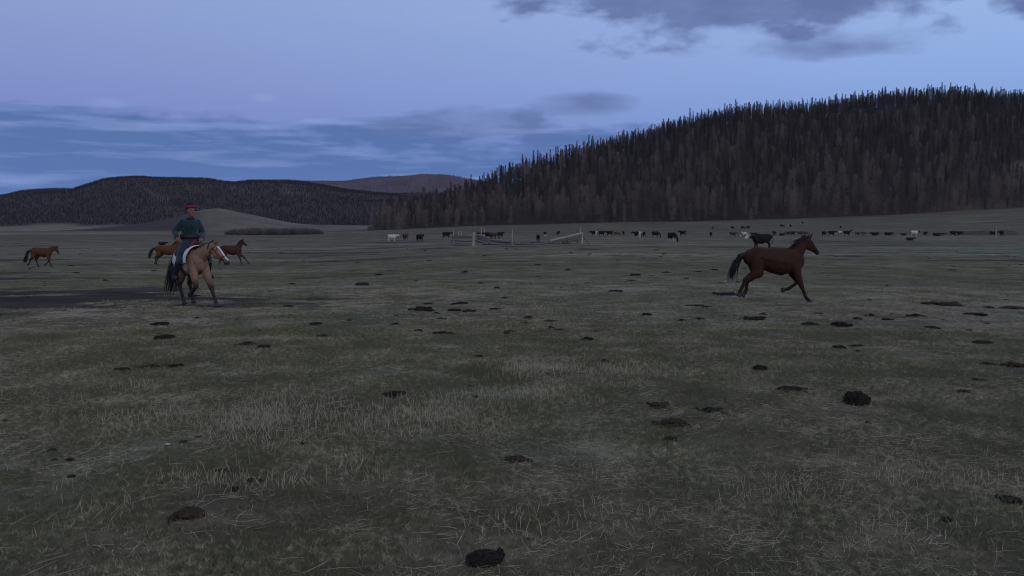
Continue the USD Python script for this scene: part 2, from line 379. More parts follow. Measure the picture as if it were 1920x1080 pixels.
# ------------------------------------------------------------------ valley ground, one sheet
def build_ground():
    ring = np.concatenate([[0.01], 2.2 * 1.0135 ** np.arange(0, 620)])
    ring = ring[ring < 7600]
    a = np.radians(np.concatenate([np.linspace(-180, -44, 60), np.linspace(-43, 43, 520), np.linspace(44, 180, 60)]))[:-1]
    A, Rr = np.meshgrid(a, ring)
    x, y = Rr * np.sin(A), Rr * np.cos(A)
    z = ground_z(x, y)
    v = np.stack([x, y, z], -1).reshape(-1, 3)
    nr, na = x.shape
    i, j = np.meshgrid(np.arange(nr - 1), np.arange(na), indexing='ij')
    k = (j + 1) % na
    f = np.stack([i * na + j, i * na + k, (i + 1) * na + k, (i + 1) * na + j], -1).reshape(-1, 4)
    f = f[:, ::-1]
    mask = soil_mask(v[:, 0], v[:, 1])
    rough = .055 * mask[:, 0] * (meshkit.fbm(v / .28, 3, 8) - .55) * (np.hypot(v[:, 0], v[:, 1]) < 40)
    v[:, 2] += rough
    tag(obj('ground', (v, f), M['ground'], smooth=True, prim={'mask': mask}), 'wide valley pasture of short cropped grass', kind='structure')


build_ground()

# ------------------------------------------------------------------ hills
def hill(name, label, rows, ridge_d, foot_d, n=(260, 46), back=1.7, bare=None, power=1.6, rough=6.0, seed=1, mat='hill'):
    """rows: where its crest stands in the picture (pixel, row); ridge_d, foot_d: distances of crest and foot in metres (numbers or per pixel)."""
    px = np.linspace(rows[0][0], rows[-1][0], n[0])
    row = PchipInterpolator(*zip(*rows))(px)
    rd = np.interp(px, *zip(*ridge_d)) if np.ndim(ridge_d) else np.full_like(px, ridge_d)
    fd = np.interp(px, *zip(*foot_d)) if np.ndim(foot_d) else np.full_like(px, foot_d)
    u = (px - 960) / F
    t = np.linspace(-.06, back, n[1])
    T, U = np.meshgrid(t, u)
    D = fd[:, None] + (rd - fd)[:, None] * T
    x, y = U * D, D.copy()
    zf = ground_z(x, y)
    zr = EYE + (425 - row)[:, None] / F * rd[:, None]
    z0 = ground_z(u * fd, fd)[:, None]
    up = np.clip(T, 0, 1)
    prof = 1 - (1 - up) ** power
    prof = .65 * prof + .35 * smoothstep(0, 1, up)
    down = np.clip(T - 1, 0, None) / (back - 1)
    z = z0 + (zr - z0) * prof * (1 - down ** 1.5)
    p = np.stack([x, y, 0 * x], -1)
    w = np.clip(up * (1 - up) * 4, 0, 1) * (T < 1)
    z = z + rough * w * (meshkit.fbm(p / (rd.mean() - fd.mean()) * 4, 3, seed) - .5) * 2
    z = np.where(T <= 0, zf - 2.0 - 40 * np.clip(-T, 0, 1), z)
    z = np.where(T >= back - 1e-6, np.minimum(z, -8), z)
    v = np.stack([x, y, z], -1)
    flat = v.reshape(-1, 3)
    nu, nt = x.shape
    i, j = np.meshgrid(np.arange(nu - 1), np.arange(nt - 1), indexing='ij')
    f = np.stack([i * nt + j, (i + 1) * nt + j, (i + 1) * nt + j + 1, i * nt + j + 1], -1).reshape(-1, 4)
    mask = bare(flat, T.reshape(-1)) if bare else np.zeros(len(flat))
    tag(obj(name, (flat, f), M[mat], smooth=True, prim={'mask': np.stack([mask] * 3, -1)}), label, kind='structure')
    from scipy.interpolate import RegularGridInterpolator as RGI
    gz, gm = RGI((px, t), z), RGI((px, t), mask.reshape(nu, nt))
    gd = RGI((px, t), D)

    def sample(pxs, ts):
        q = np.stack([pxs, ts], -1)
        d = gd(q)
        return np.stack([(pxs - 960) / F * d, d, gz(q)], -1), gm(q)
    return sample


RIDGE = [(690, 426), (740, 421), (790, 408), (850, 387), (900, 369), (950, 350), (1000, 335), (1050, 321), (1100, 307), (1200, 279), (1300, 250), (1400, 232), (1500, 229), (1600, 215), (1700, 206), (1800, 205), (1920, 207), (2150, 214), (2500, 250), (2900, 330), (3200, 410)]
FOOT = [(690, 520), (900, 505), (1400, 490), (1700, 500), (1900, 520), (3200, 520)]
RDIST = [(690, 620), (900, 720), (1200, 830), (1600, 900), (3200, 900)]


def wood_bare(v, t):
    px, py = to_pixel(v)
    return np.maximum(.7 * smoothstep(1880, 1905, px) * smoothstep(.30, .24, t) * smoothstep(.10, .16, t), .3 * smoothstep(1700, 1780, px) * smoothstep(.13, .06, t))


wooded = hill('wooded_hill', 'dark hill covered in bare larch forest', RIDGE, RDIST, FOOT, n=(420, 60), bare=wood_bare, rough=5.0, seed=3)


def left_bare(v, t):
    px, py = to_pixel(v)
    nz = meshkit.fbm(v / 120.0, 3, 5) - .5
    b = np.zeros(len(v))
    for cx, cy, w, h, sl in ((295, 368, 26, 8, .42), (345, 345, 32, 5, .35), (268, 352, 16, 4, .3), (440, 352, 30, 4, .3), (560, 362, 50, 5, .2)):
        e = ((px - cx) / w) ** 2 + ((py - cy - sl * (px - cx)) / h) ** 2
        b = np.maximum(b, smoothstep(1.2, .5, e + 2 * nz))
    b = .28 * b
    b = np.maximum(b, smoothstep(421, 427, py + 14 * nz))
    return b * (t < 1)


LROWS = [(-900, 395), (-500, 360), (-200, 372), (0, 371), (50, 362), (100, 358), (135, 358), (165, 349), (210, 337), (260, 334), (310, 337), (380, 338), (440, 345), (480, 342), (540, 342), (600, 349), (660, 359), (740, 367), (820, 380), (900, 405), (980, 428)]
left_hill = hill('left_hill', 'long dark wooded hill with a few bare slopes', LROWS, 2400.0, 1550.0, n=(420, 44), bare=left_bare, rough=16.0, seed=11)
spur = hill('grassy_spur', 'low bare grassy spur in front of the dark hill', [(60, 436), (180, 428), (260, 420), (330, 407), (380, 394), (410, 391), (450, 398), (500, 408), (560, 419), (620, 423), (700, 424), (760, 432)], 1460.0, 1180.0, n=(160, 26), bare=lambda v, t: smoothstep(330, 400, to_pixel(v)[0]) * np.clip(.75 + .7 * (meshkit.fbm(v / 60, 3, 2) - .5), 0, 1), rough=3.0, seed=13)
middle = hill('middle_hill', 'dark wooded hill closing the valley', [(420, 425), (520, 380), (600, 357), (660, 360), (740, 365), (800, 365), (860, 367), (950, 372), (1100, 380), (1300, 425)], 3300.0, 2500.0, n=(220, 30), rough=14.0, seed=17)
far = hill('far_mountain', 'distant purple grey mountain behind the hills', [(250, 420), (400, 372), (520, 346), (570, 341), (640, 341), (700, 335), (760, 331), (800, 328), (840, 330), (880, 337), (940, 345), (1050, 365), (1250, 420)], 6000.0, 4700.0, n=(220, 30), back=1.25, bare=lambda v, t: .7 + .3 * (meshkit.fbm(v / 500, 3, 2) > .5), rough=40.0, seed=19, mat='mountain')


# ------------------------------------------------------------------ small mesh helpers
def tube(points, radii, sides=6, cap=True):
    points = np.asarray(points, float)
    radii = np.broadcast_to(radii, len(points))
    out = []
    for k, p in enumerate(points):
        d = points[min(k + 1, len(points) - 1)] - points[max(k - 1, 0)]
        d = d / max(np.linalg.norm(d), 1e-9)
        a = np.cross(d, [0, 0, 1.0] if abs(d[2]) < .9 else [1.0, 0, 0])
        a /= np.linalg.norm(a)
        b = np.cross(d, a)
        th = np.arange(sides) / sides * 2 * np.pi
        out.append(p + radii[k] * (np.cos(th)[:, None] * a + np.sin(th)[:, None] * b))
    v = np.concatenate(out)
    f = []
    for k in range(len(points) - 1):
        for s in range(sides):
            t = (s + 1) % sides
            a0, a1, b0, b1 = k * sides + s, k * sides + t, (k + 1) * sides + s, (k + 1) * sides + t
            f += [[a0, b1, a1], [a0, b0, b1]]
    if cap:
        v = np.concatenate([v, points[:1], points[-1:]])
        c0, c1 = len(v) - 2, len(v) - 1
        e = (len(points) - 1) * sides
        for s in range(sides):
            t = (s + 1) % sides
            f += [[c0, s, t], [c1, e + t, e + s]]
    return v, np.array(f)


def join(parts):
    v, f, n = [], [], 0
    for a, b in parts:
        v.append(a)
        f.append(np.asarray(b) + n)
        n += len(a)
    return np.concatenate(v), np.concatenate(f)


def blades(base, tip, width, lean=None):
    """One triangle per blade; base, tip (n,3), width (n,)."""
    d = tip - base
    side = np.cross(d, rng.normal(size=d.shape))
    side /= np.maximum(np.linalg.norm(side, axis=1, keepdims=True), 1e-9)
    w = np.asarray(width)[:, None] * side * .5
    v = np.stack([base - w, base + w, tip], 1).reshape(-1, 3)
    return v, np.arange(len(v)).reshape(-1, 3)


# ------------------------------------------------------------------ larch trees
def larch(h, crown_from, rmax, n, shape, clump, seed):
    r = np.random.default_rng(seed)
    bend = r.normal(size=2) * .012 * h
    zs = np.linspace(-.5, h, 7)
    axis = np.stack([bend[0] * (zs / h) ** 2, bend[1] * (zs / h) ** 2, zs], -1)
    trunk = tube(axis, np.interp(zs / h, [0, 1], [.008 * h + .04, .02]), 6)
    t = crown_from + (1 - crown_from) * r.random(n) ** .85
    prof = (1 - (t - crown_from) / (1 - crown_from)) if shape == 'spire' else np.sin(np.pi * np.clip((t - crown_from) / (1 - crown_from) * .86 + .14, 0, 1)) ** .7
    gaps = .55 + .9 * meshkit.noise(np.stack([t * 9, 0 * t, 0 * t + seed], -1), seed)
    ln = rmax * (prof * .9 + .12) * (.35 + .65 * r.random(n)) * gaps
    az = r.random(n) * 2 * np.pi
    c = np.stack([np.interp(t * h, zs, axis[:, 0]), np.interp(t * h, zs, axis[:, 1]), t * h], -1)
    dr = np.stack([np.cos(az), np.sin(az), .25 - .7 * r.random(n) if shape == 'spire' else .2 + .9 * r.random(n)], -1)
    tip = c + dr * ln[:, None]
    limb = blades(c, tip, np.full(n, .06))
    tw_b, tw_t, tw_w = [], [], []
    for k in range(clump):
        s = .25 + .75 * r.random(n)
        b = c + (tip - c) * s[:, None]
        d = r.normal(size=(n, 3)) * [1, 1, .8] + dr * .6 + [0, 0, .15 if shape != 'spire' else -.1]
        d /= np.linalg.norm(d, axis=1, keepdims=True)
        L = (.35 + .55 * r.random(n)) * (1.0 if shape == 'spire' else 1.2)
        tw_b.append(b)
        tw_t.append(b + d * L[:, None])
        tw_w.append(.05 + .07 * r.random(n) if shape == 'spire' else .07 + .08 * r.random(n))
    tw = blades(np.concatenate(tw_b), np.concatenate(tw_t), np.concatenate(tw_w))
    return trunk, join([limb, tw])


SPIRES = [larch(h, cf, rm, n, 'spire', 7, 100 + k) for k, (h, cf, rm, n) in enumerate([(14, .15, 2.3, 190), (16, .25, 2.0, 170), (12, .10, 2.4, 190), (15, .35, 1.7, 120), (13, .12, 2.7, 200), (17, .22, 2.2, 190), (10, .12, 2.1, 150), (14, .42, 1.5, 90)])]
EDGES = [larch(h, cf, rm, n, 'round', 5, 200 + k) for k, (h, cf, rm, n) in enumerate([(13, .08, 2.7, 190), (15, .10, 3.0, 210), (11, .06, 2.4, 170), (16, .15, 2.6, 200), (12, .08, 2.9, 190), (14, .12, 2.3, 170)])]
_proto = {}


def tree(kind, k, loc, scale, label, group, rot):
    t, c = (SPIRES if kind == 'spire' else EDGES)[k]
    name = 'larch_tree' if kind == 'spire' else 'young_larch_tree'
    if (kind, k) in _proto:
        return copy_of(_proto[(kind, k)], label, loc, rot, scale, group, name)
    o = thing(name, label, 'tree', loc, rot, group, scale)
    obj('trunk', t, M['bark'], o)
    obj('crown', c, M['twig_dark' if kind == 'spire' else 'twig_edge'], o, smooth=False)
    _proto[(kind, k)] = o
    return o


def instancer(name, label, protos, pos, idx, scale, rotz, cat=None, kind='stuff', tilt=None):
    pi = UsdGeom.PointInstancer.Define(stage, numbered('/World', name))
    rel = pi.CreatePrototypesRel()
    for k, parts in enumerate(protos):
        base = UsdGeom.Xform.Define(stage, f'{pi.GetPath()}/prototypes/{name}_kind_{k}')
        for nm, mesh, mat, sm in parts:
            obj(nm, mesh, mat, base.GetPrim(), smooth=sm)
        rel.AddTarget(base.GetPath())
    pi.CreatePositionsAttr(Vt.Vec3fArray.FromNumpy(np.asarray(pos, np.float32)))
    pi.CreateProtoIndicesAttr(Vt.IntArray.FromNumpy(np.asarray(idx, np.int32)))
    s = np.asarray(scale, np.float32)
    s = np.stack([s] * 3, -1) if s.ndim == 1 else s
    pi.CreateScalesAttr(Vt.Vec3fArray.FromNumpy(s))
    half = np.asarray(rotz) / 2
    q = Vt.QuathArray([Gf.Quath(float(math.cos(h)), 0, 0, float(math.sin(h))) for h in half])
    pi.CreateOrientationsAttr(q)
    return tag(pi.GetPrim(), label, cat, kind=kind)


def stretch(px):
    return 'beside the clump at its left end' if px < 845 else 'behind the corral and the loading ramp' if px < 1105 else 'behind the middle of the herd' if px < 1395 else 'above the galloping brown horse' if px < 1560 else 'behind the right hand herd' if px < 1760 else 'at the right edge of the picture'


def forest():
    r = np.random.default_rng(31)
    # candidate spots, even on the ground
    px, t = [], []
    pts, msk, pxs, ts = [], [], [], []
    for _ in range(1):
        N = 60000
        p = r.uniform(700, 2350, N)
        tt = r.uniform(0.0, 1.12, N)
        P, m = wooded(p, tt)
        area = (P[:, 1]) * (np.interp(p, *zip(*RDIST)) - np.interp(p, *zip(*FOOT)))
        keep = r.random(N) < area / 3.6e5
        keep &= m < .35
        pts, pxs, ts = P[keep], p[keep], tt[keep]
    cell = {}
    ok = []
    for i, P in enumerate(pts):                                    # no two closer than about 4.4 m
        c = (int(P[0] // 3.9), int(P[1] // 3.9))
        if all(np.hypot(*(pts[j][:2] - P[:2])) > 3.9 for dx in (-1, 0, 1) for dy in (-1, 0, 1) for j in cell.get((c[0] + dx, c[1] + dy), ())):
            cell.setdefault(c, []).append(i)
            ok.append(i)
    pts, pxs, ts = pts[ok], pxs[ok], ts[ok]
    depth = pts[:, 1] - np.interp(pxs, *zip(*FOOT))                # metres in from the forest edge
    edge = (depth < 34 + 16 * np.sin(pxs / 47.0)) & (r.random(len(pts)) < np.interp(depth, [0, 15, 50], [1, .9, .5]))
    inview = (pxs < 1935)
    front = np.where(inview & edge)[0]
    front = front[np.argsort(depth[front])][:170]
    crest = np.where(inview & (np.abs(ts - .985) < .028) & ~edge)[0]
    crest = crest[r.permutation(len(crest))][:130]
    single = np.zeros(len(pts), bool)
    for i in front:
        single[i] = True
        s = r.uniform(.62, 1.12) * np.interp(pxs[i], [720, 900, 1300], [.85, .9, 1.0])
        if r.random() < .8:
            tree('round', int(r.integers(6)), pts[i], s, 'bushy grey brown larch at the forest edge, ' + stretch(pxs[i]), 'bushy larches at the forest edge ' + stretch(pxs[i]), r.uniform(0, 360))
        else:
            tree('spire', int(r.integers(8)), pts[i], s * .85, 'slim dark larch at the forest edge, ' + stretch(pxs[i]), 'slim larches at the forest edge ' + stretch(pxs[i]), r.uniform(0, 360))
    for i in crest:
        single[i] = True
        w_ = 'falling left end' if pxs[i] < 1080 else 'rising middle' if pxs[i] < 1420 else 'level top' if pxs[i] < 1700 else 'right end'
        tree('spire', int(r.integers(8)), pts[i], (.5 + .65 * r.random()), f'bare spiky larch against the sky on the {w_} of the wooded crest', f'skyline larches on the {w_} of the crest', r.uniform(0, 360))
    rest = np.where(~single)[0]
    up_ = r.random(len(rest)) < np.interp(depth[rest], [40, 260], [.45, .05])
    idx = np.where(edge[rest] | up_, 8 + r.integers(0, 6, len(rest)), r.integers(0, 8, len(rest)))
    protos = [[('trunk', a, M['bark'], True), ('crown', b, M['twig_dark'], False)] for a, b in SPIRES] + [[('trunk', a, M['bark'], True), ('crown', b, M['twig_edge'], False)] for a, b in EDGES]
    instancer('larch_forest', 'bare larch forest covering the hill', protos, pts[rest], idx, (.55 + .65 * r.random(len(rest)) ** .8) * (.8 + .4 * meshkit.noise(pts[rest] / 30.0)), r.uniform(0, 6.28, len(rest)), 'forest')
    # the dark clump standing alone at the forest's left end
    for k, (x, h, lab) in enumerate(((729, 30, 'leftmost dark larch of the small clump beside the forest'), (738, 37, 'tallest dark larch in the middle of the small clump left of the forest'), (747, 32, 'right hand dark larch of the small clump left of the forest'))):
        P = ground_hit(x, 428.2)
        d = 470 + 6 * k
        P = np.array([(x - 960) / F * d, d, float(ground_z((x - 960) / F * d, d))])
        tree('round', k, P, h * d / F / EDGES[k][0][0][:, 2].max(), lab, None, 40 * k)
    print('trees', len(pts), 'front', len(front), 'crest', len(crest))


forest()


def far_trees():
    r = np.random.default_rng(77)

    def cone(seed, h=11.0, w=3.6):
        q = np.random.default_rng(seed)
        b, t_, ws = [], [], []
        for k in range(16):
            z = h * (.1 + .6 * q.random())
            a = q.random() * 6.28
            rr = w * .3 * (1 - z / h)
            b.append([math.cos(a) * rr, math.sin(a) * rr, z * .5])
            t_.append([math.cos(a) * rr * .7, math.sin(a) * rr * .7, min(h, z + h * (.2 + .3 * q.random()))])
            ws.append(w * .5 * (.6 + .5 * q.random()))
        return blades(np.array(b), np.array(t_), np.array(ws))
    protos = [[('crown', cone(k), M['far_wood'], False)] for k in range(5)]
    P, I = [], []
    for samp, lo, hi, n in ((left_hill, -250, 900, 27000), (middle, 560, 900, 5000)):
        p, t = r.uniform(lo, hi, n), r.uniform(.02, 1.05, n)
        # a tighter row along the crest
        p = np.concatenate([p, r.uniform(lo, hi, n // 5)])
        t = np.concatenate([t, r.uniform(.95, 1.04, n // 5)])
        q, m = samp(p, t)
        P.append(q[m < .3])
    P = np.concatenate(P)
    instancer('far_woodland', 'dark woodland on the far hills', protos, P, r.integers(0, 5, len(P)), r.uniform(.3, .72, len(P)), r.uniform(0, 6.28, len(P)), 'woodland')
    q, m = far(r.uniform(500, 960, 1500), r.uniform(.5, 1.02, 1500))
    instancer('distant_woodland', 'thin woodland on the distant mountain', protos[:3], q, r.integers(0, 3, len(q)), r.uniform(.6, 1.1, len(q)), r.uniform(0, 6.28, len(q)), 'woodland')
    # shrub belt in the valley
    n = 260
    x = r.uniform(425, 605, n)
    d = r.uniform(385, 440, n)
    X = (x - 960) / F * d
    b = [[('twigs', (lambda v: v)(blades(np.c_[r.normal(size=(70, 2)) * .35, r.random(70) * .4], np.c_[r.normal(size=(70, 2)) * .9, .5 + 1.6 * r.random(70)], .08 + .14 * r.random(70))), M['shrub'], False)] for k in range(3)]
    instancer('shrub_belt', 'dark belt of bare shrubs across the valley', b, np.stack([X, d, ground_z(X, d)], -1), r.integers(0, 3, n), r.uniform(.5, 2.0, n) * np.interp(x, [425, 450, 580, 605], [.6, 1, 1, .5]), r.uniform(0, 6.28, n), 'shrubs')


far_trees()

# ------------------------------------------------------------------ evening haze in the valley
def haze():
    n = {'v': ('principled_volume', {'color': (.80, .86, 1.0), 'density': 0.8e-5, 'anisotropy': 0.0})}
    m = usdkit.material(stage, '/World/Looks/haze', n, [], volume='v.volume')
    b = trimesh.creation.box([19000, 19000, 560])
    b.apply_translation([0, 0, 560 / 2 - 60])
    tag(obj('haze', b, m, smooth=False), 'thin evening haze filling the valley', kind='stuff')


haze()


# ------------------------------------------------------------------ grass and straw
def field_points(r, n, d0, d1, half=33.5, power=2.0):
    """Even over the ground between two distances, in front."""
    d = (d0 ** power + (d1 ** power - d0 ** power) * r.random(n)) ** (1 / power)
    a = np.radians(r.uniform(-half, half, n))
    return d * np.sin(a), d * np.cos(a)


def grass():
    r = np.random.default_rng(5)

    def patch(n, size, hmin, hmax, w, seed):
        q = np.random.default_rng(seed)
        rad = size * np.sqrt(q.random(n))
        a = q.random(n) * 6.28
        b = np.stack([rad * np.cos(a), rad * np.sin(a), np.full(n, -.006)], -1)
        h = hmin + (hmax - hmin) * q.random(n) ** 1.8
        tip = b + np.stack([q.normal(size=n) * h * .7, q.normal(size=n) * h * .7, h], -1)
        return blades(b, tip, w * (.6 + .8 * q.random(n)))
    near = [[('blades', patch(430, .26, .010, .045, .0052, 300 + k), M['grass'], False)] for k in range(6)]
    mid = [[('blades', patch(420, .55, .012, .045, .010, 320 + k), M['grass'], False)] for k in range(5)]
    x1, y1 = field_points(r, 3600, 3.0, 15)
    x2, y2 = field_points(r, 8200, 14, 85)
    x, y = np.r_[x1, x2], np.r_[y1, y2]
    idx = np.r_[r.integers(0, 6, len(x1)), 6 + r.integers(0, 5, len(x2))]
    s = r.uniform(.75, 1.2, len(x))
    m = soil_mask(x, y)
    keep = (m[:, 0] < .75 * r.random(len(x))) & (r.random(len(x)) > .25 * m[:, 1])
    keep &= (r.random(len(x)) < smoothstep(88, 30, np.hypot(x, y)))
    x, y, idx, s = x[keep], y[keep], idx[keep], s[keep]
    instancer('grass', 'short cropped grass of the pasture', near + mid, np.stack([x, y, ground_z(x, y)], -1), idx, s, r.uniform(0, 6.28, len(x)), 'grass')

    # straw: stiff pale stubble standing in drifts, and loose stalks lying about
    def stalks(n, size, h0, h1, w, lean, seed, flat=False):
        q = np.random.default_rng(seed)
        parts = []
        for k in range(n):
            p = np.array([*(q.normal(size=2) * size), 0.0])
            h = q.uniform(h0, h1)
            a = q.random() * 6.28
            ln = abs(q.normal()) * lean
            dv = np.array([math.cos(a) * ln, math.sin(a) * ln, 1.0])
            if flat:
                dv = np.array([math.cos(a), math.sin(a), .05 + .15 * q.random()])
            dv = dv / np.linalg.norm(dv)
            bend = np.array([math.cos(a + 1), math.sin(a + 1), -.3]) * h * q.uniform(0, .25)
            parts.append(tube([p, p + dv * h * .5 + [0, 0, .004], p + dv * h + bend + [0, 0, .008]], [w, w * .85, w * .4], 3, False))
        return join(parts)
    tuft = [[('stalks', stalks(7, .09, .025, .085, .0016, .55, 400 + k), M['straw'], False)] for k in range(6)]
    lone = [[('stalks', stalks(2, .05, .05, .12, .0015, .5, 420 + k), M['straw'], False)] for k in range(4)]
    flat = [[('stalks', stalks(3, .12, .08, .22, .0015, 0, 440 + k, True), M['straw'], False)] for k in range(5)]
    fine = [[('stalks', stalks(16, .10, .03, .10, .0013, 0, 460 + k, True), M['straw'], False)] for k in range(4)]
    X, Y, I, S = [], [], [], []

    def add(x, y, lo, hi, s):
        X.append(np.ravel(x))
        Y.append(np.ravel(y))
        I.append(r.integers(lo, hi, np.size(x)))
        S.append(r.uniform(*s, np.size(x)))
    for px, py, w, h, n in ((960, 695, 40, 8, 34), (1080, 690, 80, 14, 60), (1190, 700, 50, 12, 46), (1000, 735, 20, 10, 12), (1010, 725, 30, 12, 12), (480, 800, 70, 30, 100), (560, 760, 60, 20, 40), (210, 800, 40, 18, 26), (265, 730, 26, 8, 16), (330, 775, 50, 14, 24),
                             (640, 795, 60, 20, 40), (720, 770, 70, 24, 44), (820, 790, 70, 20, 40), (960, 985, 26, 16, 9), (1110, 985, 70, 22, 8), (1480, 920, 30, 14, 14), (1420, 930, 20, 14, 7), (1700, 885, 50, 16, 12), (1890, 575, 40, 4, 60), (1850, 550, 60, 4, 60), (700, 880, 40, 12, 12), (200, 975, 40, 18, 7), (440, 905, 60, 14, 14), (345, 900, 14, 8, 9), (560, 915, 40, 10, 8), (1840, 905, 50, 16, 12), (1760, 1000, 60, 20, 8), (520, 690, 60, 8, 16), (880, 760, 90, 24, 40)):
        n = int(n * .8)
        q = np.stack([r.normal(px, w * .75, n), r.normal(py, h * .75, n)], -1)
        g = np.array([ground_hit(a, max(b, 470)) for a, b in q])
        add(g[:, 0], g[:, 1], 0, 6, (.75, 1.15))
    # thinly over everything
    x, y = field_points(r, 16000, 3.0, 32)
    den = meshkit.fbm(np.stack([x / 2.6, y / 2.6, 0 * x], -1), 4, 55)
    k = (r.random(len(x)) < .12 + .6 * smoothstep(.42, .72, den))
    add(x[k], y[k], 6, 10, (.35, .85))
    x, y = field_points(r, 7000, 3.0, 24)
    den = meshkit.fbm(np.stack([x / 1.5, y / 1.5, 0 * x + 4], -1), 4, 56)
    k = (r.random(len(x)) < .08 + .35 * smoothstep(.45, .7, den))
    add(x[k], y[k], 10, 15, (.5, 1.1))
    x, y = field_points(r, 14000, 3.0, 26)
    den = meshkit.fbm(np.stack([x / 1.1, y / 1.1, 0 * x + 8], -1), 4, 57)
    k = (r.random(len(x)) < .15 + .8 * smoothstep(.45, .68, den))
    add(x[k], y[k], 15, 19, (.6, 1.2))
    x, y, i, s = map(np.concatenate, (X, Y, I, S))
    k = soil_mask(x, y)[:, 0] < .5
    x, y, i, s = x[k], y[k], i[k], s[k]
    instancer('dry_straw', 'pale dry straw standing and lying in the short grass', tuft + lone + flat + fine, np.stack([x, y, ground_z(x, y)], -1), i, s, r.uniform(0, 6.28, len(x)), 'straw')


grass()


# ------------------------------------------------------------------ dung and clods on the grass
def lump(w, dep, h, seed, rough=.3, sub=3):
    b = trimesh.creation.icosphere(sub, 1.0)
    v = np.array(b.vertices)
    nz = meshkit.fbm(v * 1.7 + seed * 3.1, 4, seed) - .5
    fine_ = meshkit.fbm(v * 5.5 + seed, 4, seed + 3) - .5
    v = v * (1 + 1.5 * rough * nz + (.12 + .8 * rough) * fine_)[:, None]
    z = np.sign(v[:, 2]) * np.abs(v[:, 2]) ** .8
    v = np.stack([v[:, 0] * w / 2, v[:, 1] * dep / 2, np.where(z > 0, z * h, z * .02)], -1)
    return v, np.array(b.faces)


def dung_at(px, py, wpx, hpx, label, name='dung_pat', cat='dung', group=None, rough=.3, mat='dung', n=1):
    g = ground_hit(px, py - hpx * .25)
    d = g[1]
    w = 1.02 * wpx * d / F
    tilt = (EYE - g[2]) / d                                        # how steeply the eye looks down on it
    hh = hpx * d / F
    dep = min(w * .9, max(w * .45, .75 * hh / max(tilt, .02)))
    h = float(np.clip(hh - .5 * dep * tilt, .10 * w, (.24 + .3 * (rough < .3)) * w))
    s = int(abs(px * 7 + py * 13)) % 997
    h = h * (.6 if rough > .28 else .85)
    parts = [lump(w * (.62 if rough > .45 else .86), dep * .9, h, s, rough + .12, 4 if wpx > 26 and g[1] < 20 else 3)]
    q = np.random.default_rng(s)
    for k in range(n - 1):
        a = lump(w * q.uniform(.12, .42), w * q.uniform(.12, .34), h * q.uniform(.3, .9), s + k + 1, rough + .2, 2)
        parts.append((a[0] + [q.uniform(-.5, .5) * w, q.uniform(-.55, .55) * dep, 0], a[1]))
    v, f = join(parts)
    o = obj(name, (v, f), M[mat], smooth=True)
    x = UsdGeom.Xformable(o)
    x.AddTranslateOp().Set(Gf.Vec3d(float(g[0]), float(g[1]), float(g[2]) + .006))
    tag(o, label, cat, group)


